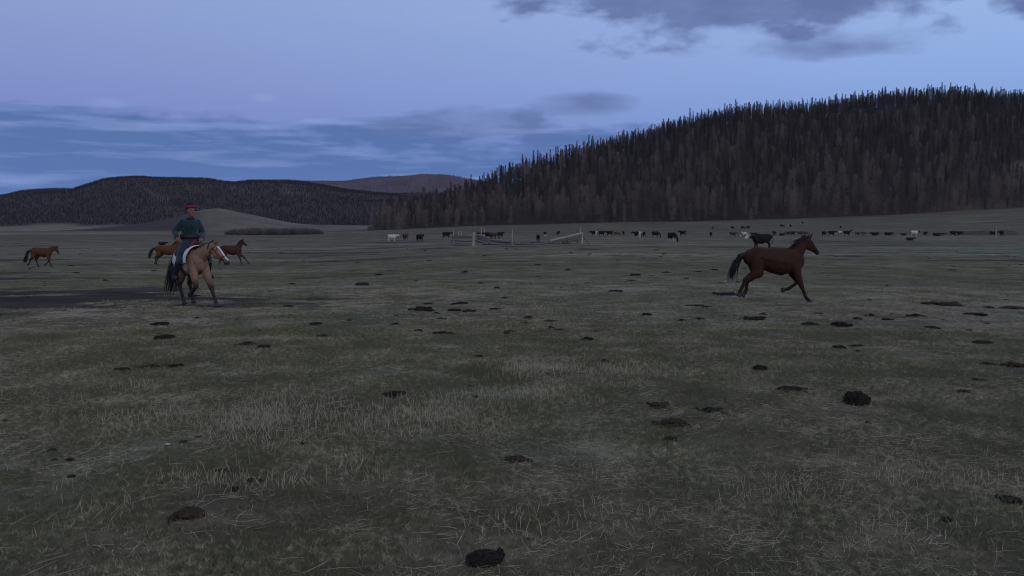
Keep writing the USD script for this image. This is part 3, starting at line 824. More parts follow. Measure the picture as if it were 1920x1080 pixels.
for a in (
    (908, 1062, 80, 34, 'large round black cow pat nearest to the camera at the bottom edge', 'cow_pat', .16),
    (355, 978, 72, 32, 'dark torn up clod of reddish soil in the left foreground grass', 'earth_clod', .5),
    (1605, 766, 58, 30, 'tall rounded black dung heap with a pointed right end', 'dung_heap', .28),
    (1892, 948, 48, 22, 'flat black cow pat at the right edge of the foreground', 'cow_pat', .3),
    (1775, 983, 24, 13, 'small black dung clod below left of the flat right edge pat', 'dung_clod', .4),
    (735, 747, 48, 15, 'long low black dung streak left of centre among pale stubble', 'dung_pat', .5),
    (1233, 768, 44, 18, 'dark turf mound with dry grass growing over it', 'turf_mound', .5),
    (1262, 800, 72, 18, 'long ragged dark turf clod below the grassy mound', 'earth_clod', .6),
    (1332, 777, 50, 14, 'crumbled brown dung right of the grassy turf mound', 'dung_pat', .7),
    (1256, 829, 28, 10, 'small dark clod under the long ragged turf clod', 'dung_clod', .4),
    (1425, 697, 30, 12, 'smooth bluish black pat alone on the right middle grass', 'cow_pat', .15),
    (1487, 736, 56, 13, 'long flat dark pat between the smooth pat and the tall heap', 'dung_pat', .4),
    (1627, 797, 12, 9, 'little round black clod just below the tall rounded heap', 'dung_clod', .3),
    (1808, 740, 25, 11, 'dark green black pat right of the tall rounded heap', 'dung_pat', .4),
    (607, 636, 28, 16, 'upright dark dung clod with a knobbly top right of the rider', 'dung_clod', .5),
    (312, 638, 40, 11, 'smooth low black pat below the galloping rider', 'cow_pat', .2),
    (302, 613, 36, 13, 'dark humped pat just above the smooth low pat', 'dung_pat', .35),
    (592, 612, 28, 11, 'flat brown pat above the upright knobbly clod', 'dung_pat', .4),
    (462, 648, 42, 8, 'crumbled streak of dung left of a grey pat', 'dung_pat', .7),
    (495, 654, 28, 9, 'small grey black pat at the end of the crumbled streak', 'dung_pat', .4),
    (228, 695, 32, 7, 'left end lump of the long brown trail of dung', 'dung_pat', .6),
    (280, 691, 50, 6, 'middle stretch of the long brown trail of dung', 'dung_pat', .7),
    (325, 690, 28, 9, 'right end lump of the long brown trail of dung', 'dung_pat', .5),
    (132, 868, 18, 10, 'round black clod, right one of three at the left edge', 'dung_clod', .3),
    (133, 899, 15, 17, 'pointed black clod standing below the three left edge clods', 'dung_clod', .4),
    (102, 867, 11, 12, 'small pointed clod, middle one of three at the left edge', 'dung_clod', .4),
    (98, 848, 18, 7, 'flat clod above the two round ones at the left edge', 'dung_clod', .5),
    (345, 834, 19, 10, 'black clod beside a pale chip in the left foreground', 'dung_clod', .4),
    (369, 825, 11, 9, 'small round clod right of the clod beside the pale chip', 'dung_clod', .3),
    (510, 831, 13, 7, 'small clod at the lower left edge of the dense stubble', 'dung_clod', .4),
    (569, 836, 15, 8, 'reddish clod at the lower edge of the dense stubble', 'dung_clod', .5),
    (302, 912, 13, 13, 'upright greenish clod left of the torn soil clod', 'dung_clod', .5),
    (420, 890, 42, 9, 'flat dark scrape of dung above the torn soil clod', 'dung_pat', .7),
    (438, 922, 22, 9, 'short dark pat right above the torn soil clod', 'dung_pat', .4),
    (475, 905, 34, 8, 'crumbled pat right of the flat dark scrape', 'dung_pat', .6),
    (970, 869, 50, 14, 'dark hollow clod with dry stems lying across it', 'earth_clod', .6),
    (790, 585, 40, 14, 'ragged peaked dung heap in the middle of the pasture', 'dung_heap', .6),
    (868, 571, 32, 6, 'thin flat pat behind the ragged peaked heap', 'dung_pat', .5),
    (852, 584, 30, 6, 'low pat right of the ragged peaked heap', 'dung_pat', .4),
    (881, 586, 22, 5, 'second low pat right of the ragged peaked heap', 'dung_pat', .4),
    (930, 581, 28, 4, 'very thin pat near the middle of the picture', 'dung_pat', .4),
    (1030, 605, 25, 6, 'dark oval pat in the centre of the pasture', 'dung_pat', .3),
    (1049, 621, 19, 5, 'dark pat below the central oval pat', 'dung_pat', .3),
    (959, 623, 24, 4, 'thin pat left below the central oval pat', 'dung_pat', .3),
    (1124, 624, 18, 5, 'small pat right of the central oval pat', 'dung_pat', .3),
    (900, 670, 15, 6, 'small reddish clod above the pale stubble patch', 'dung_clod', .4),
    (1415, 601, 44, 9, 'long humped pat below the running brown horse', 'dung_pat', .4),
    (1517, 613, 34, 11, 'ragged two lobed pat below the horse, left of its twin', 'dung_heap', .6),
    (1577, 614, 42, 13, 'wide ragged pat with a spike on top below the horse', 'dung_heap', .6),
    (1663, 601, 22, 5, 'thin pat right of the ragged spiked pat', 'dung_pat', .3),
    (1573, 655, 34, 9, 'flat pat with a raised left end on the right', 'dung_pat', .5),
    (1609, 661, 13, 6, 'small dark oval right of the flat raised pat', 'dung_clod', .3),
    (1842, 646, 36, 9, 'low brown pat on the right with a pale stalk beside', 'dung_pat', .4),
    (1903, 692, 40, 16, 'dark torn soil clod at the right edge of the middle ground', 'earth_clod', .6),
    (1850, 685, 26, 6, 'reddish crumbs left of the torn clod at the right edge', 'dung_pat', .6),
    (1835, 717, 30, 7, 'flat pat below the reddish crumbs on the right', 'dung_pat', .4),
    (1900, 581, 50, 9, 'black strip of turf under pale straw at the right edge', 'earth_clod', .6),
    (1830, 592, 42, 7, 'dark crumbled pat left of the black turf strip', 'dung_pat', .6),
    (1775, 573, 64, 6, 'long dark turf streak on the right behind the pats', 'earth_clod', .6),
    (1362, 555, 42, 8, 'low pat left of the running horse\'s hind legs', 'dung_pat', .4),
    (1310, 576, 38, 6, 'thin streaky pat left below the running horse', 'dung_pat', .5),
    (680, 536, 34, 7, 'lumpy pat right of the trampled soil', 'dung_pat', .5),
    (540, 577, 22, 6, 'small pat right of the ridden horse\'s front hoof', 'dung_pat', .4),
    (487, 623, 13, 7, 'round clod between the brown streaks right of the rider', 'dung_clod', .3),
    (1155, 548, 30, 5, 'flat pat in the middle distance right of centre', 'dung_pat', .4),
    (882, 727, 10, 8, 'small black clod left of the standing straw tuft', 'dung_clod', .3),
    (8, 795, 14, 12, 'black clod cut by the left edge of the picture', 'dung_clod', .4),
    (892, 747, 13, 6, 'tiny flat clod under the small black clod by the straw', 'dung_clod', .3),
):
    dung_at(a[0], a[1], a[2], a[3], a[4], a[5], {'cow_pat': 'cow pat', 'dung_pat': 'dung pat', 'dung_heap': 'dung heap', 'dung_clod': 'dung clod', 'earth_clod': 'clod', 'turf_mound': 'turf mound'}[a[5]], None, a[6], 'clod' if a[5] in ('earth_clod', 'turf_mound') else 'dung', 7 if a[6] > .45 else 4 if a[6] > .28 else 2)


def scattered_dung():
    r = np.random.default_rng(91)
    protos = []
    n = 0
    while n < 290:
        px, py = r.uniform(-20, 1940), r.uniform(0, 1)
        py = 466 + 215 * py ** 1.8
        g = ground_hit(px, py)
        x, y = g[0], g[1]
        if soil_mask(np.array([x]), np.array([y]))[0, 0] > .6 and r.random() < .6:
            continue
        near = y < 30
        if r.random() > .35 + .65 * (meshkit.noise(np.array([x / 6, y / 6, 0.])) > .45):
            continue
        where = 'left of the rider' if px < 330 else 'between rider and picture centre' if px < 900 else 'between picture centre and galloping horse' if px < 1380 else 'right of the galloping horse'
        lab, grp = ('small dark dung clod on near grass, ' + where, 'near small clods ' + where) if near else ('tiny dark dung clod on the farther pasture, ' + where, 'far small clods ' + where)
        s, rot = (.08 + .18 * r.random() ** 2) * (.9 if near else 1.3), r.uniform(0, 360)
        loc = (x, y, g[2] - .004)
        if len(protos) < 6:
            o = thing('small_dung_clod', lab, 'dung clod', loc, rot, grp, s)
            obj('lump', join([lump(1.0, r.uniform(.45, .8), r.uniform(.12, .26), 500 + n, r.uniform(.5, .9), 2)] + [(a + [r.uniform(-.8, .8), r.uniform(-.5, .5), 0], b) for a, b in (lump(r.uniform(.2, .5), .3, r.uniform(.06, .16), 520 + n * 7 + k, .6, 2) for k in range(3))]), M['dung'], o)
            protos.append(o)
        else:
            copy_of(protos[int(r.integers(6))], lab, loc, rot, s, grp, 'small_dung_clod')
        n += 1


scattered_dung()


# ------------------------------------------------------------------ bodies
_ico = np.array(trimesh.creation.icosphere(1, 1.0).vertices)


def body(bones, refine, iters=8, blend=.03):
    """bones: (p0, p1, r0, r1[, colour0, colour1]); r a number or (rx, ry, rz). One continuous skin over all of them, with vertex colours."""
    sol = []
    R3 = lambda r: np.broadcast_to(np.asarray(r, float), 3)
    for b in bones:
        pts = np.concatenate([np.asarray(b[0]) + _ico * R3(b[2]), np.asarray(b[1]) + _ico * R3(b[3])])
        sol.append(m3.Manifold.hull_points(pts))
    s = m3.Manifold.batch_boolean(sol, m3.OpType.Add).refine_to_length(refine)
    me = s.to_mesh()
    t = trimesh.Trimesh(np.array(me.vert_properties)[:, :3], np.array(me.tri_verts), process=True)
    trimesh.smoothing.filter_taubin(t, lamb=.5, nu=.52, iterations=iters)
    v = np.array(t.vertices)
    W, C = [], []
    for b in bones:
        p0, p1 = np.asarray(b[0], float), np.asarray(b[1], float)
        d = p1 - p0
        k = np.clip(((v - p0) @ d) / max(d @ d, 1e-9), 0, 1)
        q = v - (p0 + k[:, None] * d)
        rr = R3(b[2]) * (1 - k[:, None]) + R3(b[3]) * k[:, None]
        dist = (np.linalg.norm(q / rr, axis=1) - 1) * rr.mean(1)
        c0, c1 = (b[4], b[5]) if len(b) > 5 else (b[4], b[4]) if len(b) > 4 else ((.1, .1, .1),) * 2
        W.append(np.exp(-np.clip(dist, -.02, 1) / blend))
        C.append(np.asarray(c0) * (1 - k[:, None]) + np.asarray(c1) * k[:, None])
    W = np.stack(W)
    W = W ** 2
    col = (W[..., None] * np.stack(C)).sum(0) / np.maximum(W.sum(0)[:, None], 1e-12)
    return (v, np.array(t.faces)), col


def strands(points, radii, n, length, spread, seed, sides=3):
    """Locks of hair along a line."""
    q = np.random.default_rng(seed)
    parts = []
    points = np.asarray(points, float)
    for k in range(n):
        t = q.random() * (len(points) - 1)
        i = min(int(t), len(points) - 2)
        p = points[i] + (points[i + 1] - points[i]) * (t - i) + q.normal(size=3) * radii
        e = p + np.asarray(length) * q.uniform(.6, 1.1) + q.normal(size=3) * spread
        parts.append(tube([p, (p + e) / 2 + q.normal(size=3) * spread * .4, e], [.012, .010, .003], sides, False))
    return join(parts)


def horse(root, pose, coat, leg_col, refine=.035, pale=None, blaze=None):
    """A sturdy steppe horse, withers about 1.25 m, facing local +x. pose: joints of the four legs, neck, head and tail."""
    c, l = coat, leg_col
    dk = tuple(x * .75 for x in c)
    B = [((-.60, 0, 1.00), (-.42, 0, 1.01), (.12, .15, .17), (.2, .235, .235), c), ((-.42, 0, 1.01), (-.12, 0, .95), (.2, .235, .235), (.2, .25, .26), c),
         ((-.12, 0, .95), (.14, 0, .91), (.2, .255, .285), (.2, .265, .31), c), ((.14, 0, .91), (.38, 0, .94), (.2, .265, .31), (.18, .21, .27), c), ((.38, 0, .94), (.53, 0, .93), (.18, .21, .27), (.12, .15, .2), c),
         ((.20, 0, 1.13), (.36, 0, 1.14), (.12, .06, .06), (.10, .06, .07), dk)]
    nb, nm, po = (np.array(pose[k], float) for k in ('neck0', 'neck1', 'poll'))
    mu = np.array(pose['muzzle'], float)
    B += [(nb, nm, (.17, .12, .20), (.12, .085, .15), c), (nm, po, (.12, .085, .15), (.085, .065, .095), c)]
    hd = mu - po
    side = np.cross(hd, [0, 0, 1.0])
    side /= np.linalg.norm(side)
    upv = np.cross(side, hd)
    upv /= np.linalg.norm(upv)
    jaw = po + hd * .38 - upv * .075
    B += [(po, po + hd * .45, .085, .075, c), (po + hd * .05 - upv * .05, jaw, .075, .065, c), (po + hd * .45, po + hd * .85, .07, .052, c, dk), (po + hd * .85, mu, .054, .050, dk, (.03, .024, .022)), (jaw, po + hd * .8 - upv * .02, .06, .04, c, dk)]
    for s in (-1, 1):
        e0 = po + side * s * .05 + upv * .06
        B.append((e0, e0 - hd / np.linalg.norm(hd) * .04 + upv * .10 + side * s * .012, (.026, .022, .026), .010, dk))
    for k, ((s, el, kn, fe, ho), fore) in enumerate(zip(pose['legs'], (1, 1, 0, 0))):
        s, el, kn, fe, ho = (np.array(q, float) for q in (s, el, kn, fe, ho))
        if fore:
            B += [(s, el, (.13, .09, .17), .085, c), (el, kn, .085, .052, c, l), (kn, kn + (fe - kn) * .15, .052, .042, l), (kn, fe, .040, .034, l), (fe, ho, .038, .042, l)]
        else:
            B += [(s, el, (.17, .12, .2), (.14, .10, .14), c), (el, kn, .115, .058, c, l), (kn, kn + (fe - kn) * .2, .056, .044, l), (kn, fe, .044, .036, l), (fe, ho, .040, .044, l)]
    (v, f), col = body(B, refine)
    if pale is not None:
        col = pale(v, col)
    if blaze is not None:
        q = (v - (po + hd * .4)) @ upv
        k = ((v - po) @ hd) / (hd @ hd)
        off = np.abs((v - po) @ side)
        w = smoothstep(.03, .05, q) * smoothstep(.05, .2, k) * smoothstep(1.02, .9, k) * smoothstep(.045, .025, off)
        near = np.linalg.norm(v - (po + hd * .45), axis=1) < .36
        col = col * (1 - (w * near)[:, None]) + np.array(blaze) * (w * near)[:, None]
    obj('body', (v, f), M['coat'], root, col=col)
    ln = po - nb
    back = np.cross(side, ln)
    back /= np.linalg.norm(back)
    crest = [po - hd * .05 + upv * .07, po + upv * .02 - back * -.07, (nm + po) / 2 + back * .10, nm + back * .13, nb + back * .17]
    if (back @ np.array([-1, 0, .4])) < 0:
        crest = [po - hd * .05 + upv * .07, po - back * .07, (nm + po) / 2 - back * .10, nm - back * .13, nb - back * .17]
    obj('mane', strands(crest, .02, 110, pose.get('mane', (-.10, -.05, -.10)), .028, 3), M['hair'], root)
    tl = np.array(pose['tail'], float)
    tp, tr = [tl[0]], [.04]
    parts = [tube(tl, np.interp(np.linspace(0, 1, len(tl)), [0, .35, .8, 1], [.045, .085, .07, .015]), 7)]
    q = np.random.default_rng(8)
    for k in range(40):
        o = q.normal(size=(1, 3)) * .05 * np.linspace(.2, 1.3, len(tl))[:, None]
        parts.append(tube(tl + o, np.linspace(.014, .004, len(tl)), 3, False))
    obj('tail', join(parts), M['hair'], root)
    for s in (-1, 1):
        e = trimesh.creation.icosphere(1, .016)
        e.apply_translation(po + hd * .26 + upv * .045 + side * s * .066)
        obj('eye', e, M['eye'], root)
    for (s, el, kn, fe, ho) in pose['legs']:
        fe, ho = np.array(fe, float), np.array(ho, float)
        d = (ho - fe) / np.linalg.norm(ho - fe)
        obj('hoof', tube([ho - d * .015, ho + d * .05], [.050, .060], 9), M['hoof'], root)
    return root


def legs(f1, f2, h1, h2):
    """(elbow, knee, fetlock, hoof) for the fore legs and (stifle, hock, fetlock, hoof) for the hind legs, x and z; y is added."""
    out = []
    for q, s, y0, x0, z0 in ((f1, -1, .115, .40, .86), (f2, 1, .115, .40, .86), (h1, -1, .12, -.44, .96), (h2, 1, .12, -.44, .96)):
        out.append([(x0, s * y0, z0)] + [(p[0], s * (.125 if k < 2 else .12), p[1]) for k, p in enumerate(q)])
    return out


def place(px, py, size=None, hpx=None):
    g = ground_hit(px, py)
    return g


P_GALLOP = {'neck0': (.44, 0, 1.03), 'neck1': (.57, 0, 1.22), 'poll': (.70, 0, 1.38), 'muzzle': (.95, .02, 1.10),
            'legs': legs([(.46, .62), (.56, .36), (.66, .13), (.74, .045)], [(.44, .64), (.58, .45), (.36, .30), (.25, .28)], [(-.44, .68), (-.70, .52), (-.80, .30), (-.84, .20)], [(-.36, .68), (-.58, .48), (-.60, .26), (-.66, .18)]),
            'tail': [(-.68, 0, 1.08), (-.80, 0, 1.02), (-.90, 0, .86), (-.95, .02, .70), (-.98, .03, .55)], 'mane': (-.13, 0, -.06)}
o = thing('horse', 'brown horse galloping to the right across the grass, one fore leg planted', 'horse', ground_hit(1452, 568), 4, None, .97)
horse(o, P_GALLOP, (.031, .0135, .007), (.025, .0135, .008), .03)

P_LOW = {'neck0': (.46, 0, 1.02), 'neck1': (.68, 0, 1.13), 'poll': (.90, 0, 1.22), 'muzzle': (1.02, 0, .86),
         'legs': legs([(.44, .64), (.52, .38), (.58, .12), (.63, .04)], [(.40, .64), (.40, .40), (.22, .22), (.15, .16)], [(-.46, .68), (-.62, .46), (-.72, .22), (-.80, .16)], [(-.32, .68), (-.42, .44), (-.30, .16), (-.26, .05)]),
         'tail': [(-.70, 0, 1.06), (-.82, 0, .96), (-.90, 0, .76), (-.98, .02, .52), (-1.06, .02, .34)], 'mane': (-.08, 0, -.12)}
P_UP = {'neck0': (.44, 0, 1.03), 'neck1': (.62, 0, 1.24), 'poll': (.74, 0, 1.46), 'muzzle': (1.02, 0, 1.20),
        'legs': legs([(.44, .64), (.52, .38), (.48, .12), (.52, .04)], [(.46, .66), (.66, .48), (.58, .24), (.52, .16)], [(-.44, .68), (-.66, .46), (-.60, .14), (-.56, .04)], [(-.36, .68), (-.56, .46), (-.70, .20), (-.76, .12)]),
        'tail': [(-.70, 0, 1.06), (-.84, 0, .98), (-.96, 0, .80), (-1.04, .02, .60), (-1.08, .02, .46)], 'mane': (-.12, 0, -.06)}
P_REACH = {'neck0': (.44, 0, 1.03), 'neck1': (.58, 0, 1.26), 'poll': (.68, 0, 1.48), 'muzzle': (.94, 0, 1.22),
           'legs': legs([(.46, .64), (.58, .38), (.64, .12), (.68, .04)], [(.50, .66), (.76, .46), (.94, .24), (1.02, .15)], [(-.36, .68), (-.50, .44), (-.40, .14), (-.35, .04)], [(-.46, .68), (-.70, .48), (-.72, .22), (-.78, .14)]),
           'tail': [(-.70, 0, 1.06), (-.80, 0, .92), (-.86, 0, .70), (-.90, .02, .50)], 'mane': (-.10, 0, -.08)}
for px, py, pose, col, label in ((79, 501, P_LOW, (.062, .026, .012), 'chestnut horse trotting with its head low, farthest left on the pasture'),
                                 (313, 497, P_UP, (.072, .030, .013), 'chestnut horse with raised head running just left of the rider'),
                                 (434, 497, P_REACH, (.042, .018, .011), 'dark bay horse with head high and fore leg reaching, right of the rider')):
    g = ground_hit(px, py)
    o = thing('horse', label, 'horse', g, 3, None, .98 * g[1] / 54.0)
    horse(o, pose, col, (.03, .018, .014), .05)

# ---- the ridden horse, coming round in a tight turn
HX = ground_hit(360, 571)
HROT = -50.0


def pale_rump(v, col):
    nz = meshkit.fbm(v / .22, 3, 4) - .5
    w = smoothstep(.05, -.35, v[:, 0] + .3 * nz) * smoothstep(.55, .85, v[:, 2] + .2 * nz) * .8
    patch = smoothstep(1.0, .6, ((v[:, 0] - .22) / .14) ** 2 + ((v[:, 2] - .86) / .16) ** 2 + nz) * (v[:, 1] < 0)
    w = np.maximum(w, .8 * patch)
    return col * (1 - w[:, None]) + np.array([.33, .24, .19]) * w[:, None]


P_RIDE = {'neck0': (.46, .02, 1.04), 'neck1': (.68, .07, 1.16), 'poll': (.86, .16, 1.27), 'muzzle': (1.10, .36, .93),
          'legs': [[(.42, -.12, .88), (.52, -.13, .66), (.62, -.13, .42), (.40, -.13, .30), (.30, -.13, .25)],
                   [(.42, .12, .88), (.58, .13, .62), (.78, .14, .38), (.96, .14, .13), (1.05, .14, .045)],
                   [(-.42, -.12, .96), (-.22, -.14, .66), (-.38, -.13, .42), (-.16, -.13, .13), (-.10, -.13, .045)],
                   [(-.42, .12, .96), (-.26, .14, .66), (-.46, .13, .44), (-.30, .13, .15), (-.25, .13, .05)]],
          'tail': [(-.68, 0, 1.06), (-.80, -.02, 1.00), (-.90, -.06, .80), (-.96, -.08, .52), (-.98, -.10, .24)], 'mane': (-.04, .03, -.17)}
o = thing('horse', 'tan horse with pale rump, white blaze and black tail, ridden in a tight turn', 'horse', HX, HROT)
horse(o, P_RIDE, (.175, .100, .060), (.026, .019, .015), .028, pale_rump, (.42, .37, .36))


# ---- tack
def shell(bones, refine, iters=6):
    return body(bones, refine, iters)[0]


t = thing('saddle', 'red wooden saddle over a white felt pad under the rider', 'saddle', HX, HROT)
pad = []
for x in np.linspace(-.30, .46, 9):
    for k, a in enumerate(np.linspace(-1.75, 1.75, 17)):
        pad.append((x, .29 * math.sin(a), .935 + .31 * math.cos(a) + .02 * (x > .2) + .02 * (x > .3)))
pad = np.array(pad)
fs = []
for i in range(8):
    for j in range(16):
        a = i * 17 + j
        fs.append([a, a + 17, a + 18, a + 1])
inner = pad * [1, .96, 1] - [0, 0, .018]
n_ = len(pad)
f_ = fs + [[c + n_ for c in q[::-1]] for q in fs]
for i in range(8):
    f_ += [[i * 17 + 17, i * 17, i * 17 + n_, i * 17 + 17 + n_], [i * 17 + 16, i * 17 + 33, i * 17 + 33 + n_, i * 17 + 16 + n_]]
for j in range(16):
    f_ += [[j, j + 1, j + 1 + n_, j + n_], [136 + j + 1, 136 + j, 136 + j + n_, 136 + j + 1 + n_]]
obj('saddle_pad', (np.concatenate([pad, inner]), np.array(f_)), M['white'], t)
obj('seat', shell([((-.16, 0, 1.27), (.16, 0, 1.27), (.1, .14, .045), (.1, .13, .045))], .03), M['leather'], t)
obj('pommel', shell([((.24, -.10, 1.24), (.25, 0, 1.36), (.03, .04, .04), (.025, .05, .04)), ((.24, .10, 1.24), (.25, 0, 1.36), (.03, .04, .04), (.025, .05, .04))], .025), M['saddle_red'], t)
obj('cantle', shell([((-.24, -.11, 1.25), (-.26, 0, 1.35), (.03, .05, .05), (.03, .07, .04)), ((-.24, .11, 1.25), (-.26, 0, 1.35), (.03, .05, .05), (.03, .07, .04))], .025), M['saddle_red'], t)
obj('girth', tube([(.05 + 0 * a, .275 * math.sin(a), .92 + .305 * math.cos(a)) for a in np.linspace(1.7, 2 * math.pi - 1.7, 13)], .018, 5), M['leather'], t)
for s in (-1, 1):
    st = obj('stirrup_strap', tube([(.02, s * .28, 1.10), (.02, s * .33, .85), (.04, s * .36, .66)], .012, 5), M['leather'], t)
    obj('stirrup', tube([(.06 + .0 * a, s * .36 + .07 * math.cos(a), .60 + .075 * math.sin(a)) for a in np.linspace(0, 2 * math.pi, 13)], .011, 5), M['hoof'], t)

po, mu = np.array(P_RIDE['poll']), np.array(P_RIDE['muzzle'])
hd = mu - po
sd = np.cross(hd, [0, 0, 1.0])
sd /= np.linalg.norm(sd)
uv_ = np.cross(sd, hd)
uv_ /= np.linalg.norm(uv_)
t = thing('bridle', 'dark leather bridle with reins on the ridden tan horse', 'bridle', HX, HROT)
for nm, k, r in (('noseband', .72, .078), ('browband', .12, .112)):
    obj(nm, tube([po + hd * k + r * (math.cos(a) * sd + math.sin(a) * uv_) - uv_ * (.03 if k < .5 else .005) for a in np.linspace(0, 2 * math.pi, 15)], .009, 4), M['leather'], t)
for s in (-1, 1):
    obj('cheek_strap', tube([po + sd * s * .095 + hd * .10, po + hd * .45 + sd * s * .088 - uv_ * .01, po + hd * .80 + sd * s * .066], .008, 4), M['leather'], t)
    obj('rein', tube([po + hd * .84 + sd * s * .062, (.80, .14 + s * -.10, 1.06), (.55, .10 + s * -.10, 1.24), (.33, .10, 1.37)], .009, 4), M['leather'], t)


# ---- the rider
def hand(wrist, d, up, side, curl, skin):
    """Palm, four fingers of unequal length and a thumb, as bones. d: along the hand; up: back of the hand; side: towards the thumb."""
    w = np.asarray(wrist, float)
    d, up, side = (np.asarray(q, float) / np.linalg.norm(q) for q in (d, up, side))
    B = [(w, w + d * .05, (.024, .024, .024), .030, skin), (w + d * .045 + side * .022, w + d * .085 + side * .028, .017, .013, skin), (w + d * .045 - side * .022, w + d * .08 - side * .028, .017, .013, skin), (w + d * .04, w + d * .085, .02, .014, skin)]
    for k, L in enumerate((.072, .080, .075, .058)):
        p = w + d * .085 + side * (.028 - .0187 * k)
        a = 0
        for seg in (.45, .32, .23):
            a += curl
            q = p + (d * math.cos(a) - up * math.sin(a)) * L * seg
            B.append((p, q, .0095, .0085, skin))
            p = q
    p = w + d * .03 + side * .03
    q = p + (d * .5 + side * .7 - up * .3) * .04
    B += [(p, q, .013, .011, skin), (q, q + (d * .8 + side * .1 - up * .6) * .036, .011, .009, skin)]
    return B


SK, CL = (.17, .085, .06), (.02, .05, .06)
t = thing('person', 'rider in teal coat and red banded hat sitting upright on the tan horse', 'person', HX, HROT)
Z = -.02
head = np.array([.06, .0, 2.03 + Z])
fw = np.array([math.cos(.25), math.sin(.25), -.05])                 # the face turns a little to his left
fw /= np.linalg.norm(fw)
sdv = np.cross([0, 0, 1.0], fw)
J = {'pel': (-.03, 0, 1.36 + Z), 'wai': (-.03, 0, 1.54 + Z), 'che': (.0, 0, 1.70 + Z), 'nek': (.02, 0, 1.87 + Z)}
LEG = {s: [(-.0, s * .11, 1.34 + Z), (.22, s * .31, 1.00), (.03, s * .355, .66), (.05, s * .36, .60), (.20, s * .37, .585)] for s in (-1, 1)}
ARM = {-1: [(.0, -.165, 1.785 + Z), (-.09, -.29, 1.57), (.11, -.33, 1.43)], 1: [(.0, .165, 1.785 + Z), (-.01, .275, 1.53), (.24, .17, 1.40)]}
B = [(J['pel'], J['wai'], (.13, .17, .12), (.11, .145, .11), CL), (J['wai'], J['che'], (.11, .145, .11), (.12, .17, .13), CL), (J['che'], (.0, 0, 1.79 + Z), (.12, .17, .13), (.09, .17, .07), CL),
     (J['nek'], head + [-.02, 0, -.06], .062, .056, SK), (head + [0, 0, .02], head + fw * .02 + [0, 0, -.05], (.098, .082, .105), (.078, .068, .075), SK),
     (head + fw * .045 + [0, 0, -.05], head + fw * .058 + [0, 0, -.095], (.05, .05, .04), (.036, .038, .025), SK),
     (head + fw * .092 + [0, 0, .012], head + fw * .112 + [0, 0, -.03], .010, .016, SK), (head + fw * .088 + [0, 0, .03] + sdv * .03, head + fw * .088 + [0, 0, .03] - sdv * .03, .014, .014, SK),
     (head + fw * .085 + [0, 0, -.065] + sdv * .018, head + fw * .085 + [0, 0, -.065] - sdv * .018, .012, .012, (.16, .06, .05)),
     (head + fw * .07 + sdv * .045 + [0, 0, -.02], head + fw * .07 - sdv * .045 + [0, 0, -.02], .024, .024, SK)]
for s in (-1, 1):
    L, A = LEG[s], ARM[s]
    B += [(L[0], L[1], .095, .065, CL), (L[1], L[2], .062, .045, CL), (L[3], L[4], .042, .035, CL), (J['che'], A[0], .10, .07, CL), (A[0], A[1], .065, .048, CL), (A[1], A[2], .046, .032, SK)]
    e = head + sdv * s * .083 + [-.01, 0, -.01]
    B.append((e + [0, 0, .022], e - [0, 0, .022], (.016, .010, .014), (.012, .010, .012), SK))
B += hand(ARM[-1][2], (.75, .1, -.55), (.1, -1, .2), (.5, 0, .8), .55, SK) + hand(ARM[1][2], (.75, -.55, -.2), (.3, .5, .8), (.4, -.2, .9), .8, SK)
mesh_, col_ = body(B, .016, 4, .012)
obj('body', mesh_, M['skin'], t, col=col_)
for s in (-1, 1):
    e = trimesh.creation.icosphere(1, .0125)
    e.apply_translation(head + fw * .083 + sdv * s * .031 + [0, 0, .008])
    obj('eye', e, M['eye'], t)
coat = [((-.03, 0, 1.34 + Z), J['wai'], (.165, .20, .12), (.145, .175, .11), CL), (J['wai'], J['che'], (.145, .175, .11), (.15, .20, .13), CL), (J['che'], (.0, 0, 1.79 + Z), (.15, .20, .13), (.115, .19, .085), CL)]
for s in (-1, 1):
    L, A = LEG[s], ARM[s]
    k = np.array(L[0]) * .25 + np.array(L[1]) * .75
    coat += [(J['che'], np.array(A[0]) - [0, 0, .03], .12, .085, CL), (A[0], A[1], .084, .072, CL), (A[1], np.array(A[1]) * .12 + np.array(A[2]) * .88, .072, .056, CL),
             ((-.02, s * .08, 1.34 + Z), k, (.15, .13, .13), (.12, .095, .12), CL), (k, np.array(L[1]) + [.0, s * .01, -.06], (.12, .095, .12), (.11, .08, .05), CL), ((-.08, s * .10, 1.30 + Z), (-.14, s * .25, 1.10), (.13, .10, .12), (.11, .05, .07), CL)]
c_ = obj('coat', shell(coat, .022, 5), M['deel'], t)
obj('collar', tube([np.array([.015, 0, 1.865 + Z]) + [.078 * math.cos(a), .082 * math.sin(a), .012 * math.cos(a)] for a in np.linspace(0, 2 * math.pi, 15)], .022, 6), M['deel'], t)
obj('sash', shell([((-.03 + .165 * math.cos(a), .19 * math.sin(a), 1.485 + Z), (-.03 + .165 * math.cos(a + .55), .19 * math.sin(a + .55), 1.485 + Z), (.022, .022, .045), (.022, .022, .045)) for a in np.arange(0, 6.28, .52)], .03, 4), M['boot'], t)
for s in (-1, 1):
    L = LEG[s]
    k = np.array(L[1]) * .8 + np.array(L[2]) * .2
    obj('boot', shell([(k, L[2], .078, .056), (L[2], L[3], .056, .052), (L[3], L[4], .05, .042), (L[4], np.array(L[4]) + [.035, 0, .03], .04, .02)], .02, 4), M['boot'], t)
hat = obj('hat', shell([(head + [-.005, 0, .095], head + [-.008, 0, .165], (.108, .098, .04), (.07, .065, .025)), (head + [-.008, 0, .165], head + [-.008, 0, .20], .03, .016)], .014, 4), M['black'], t)
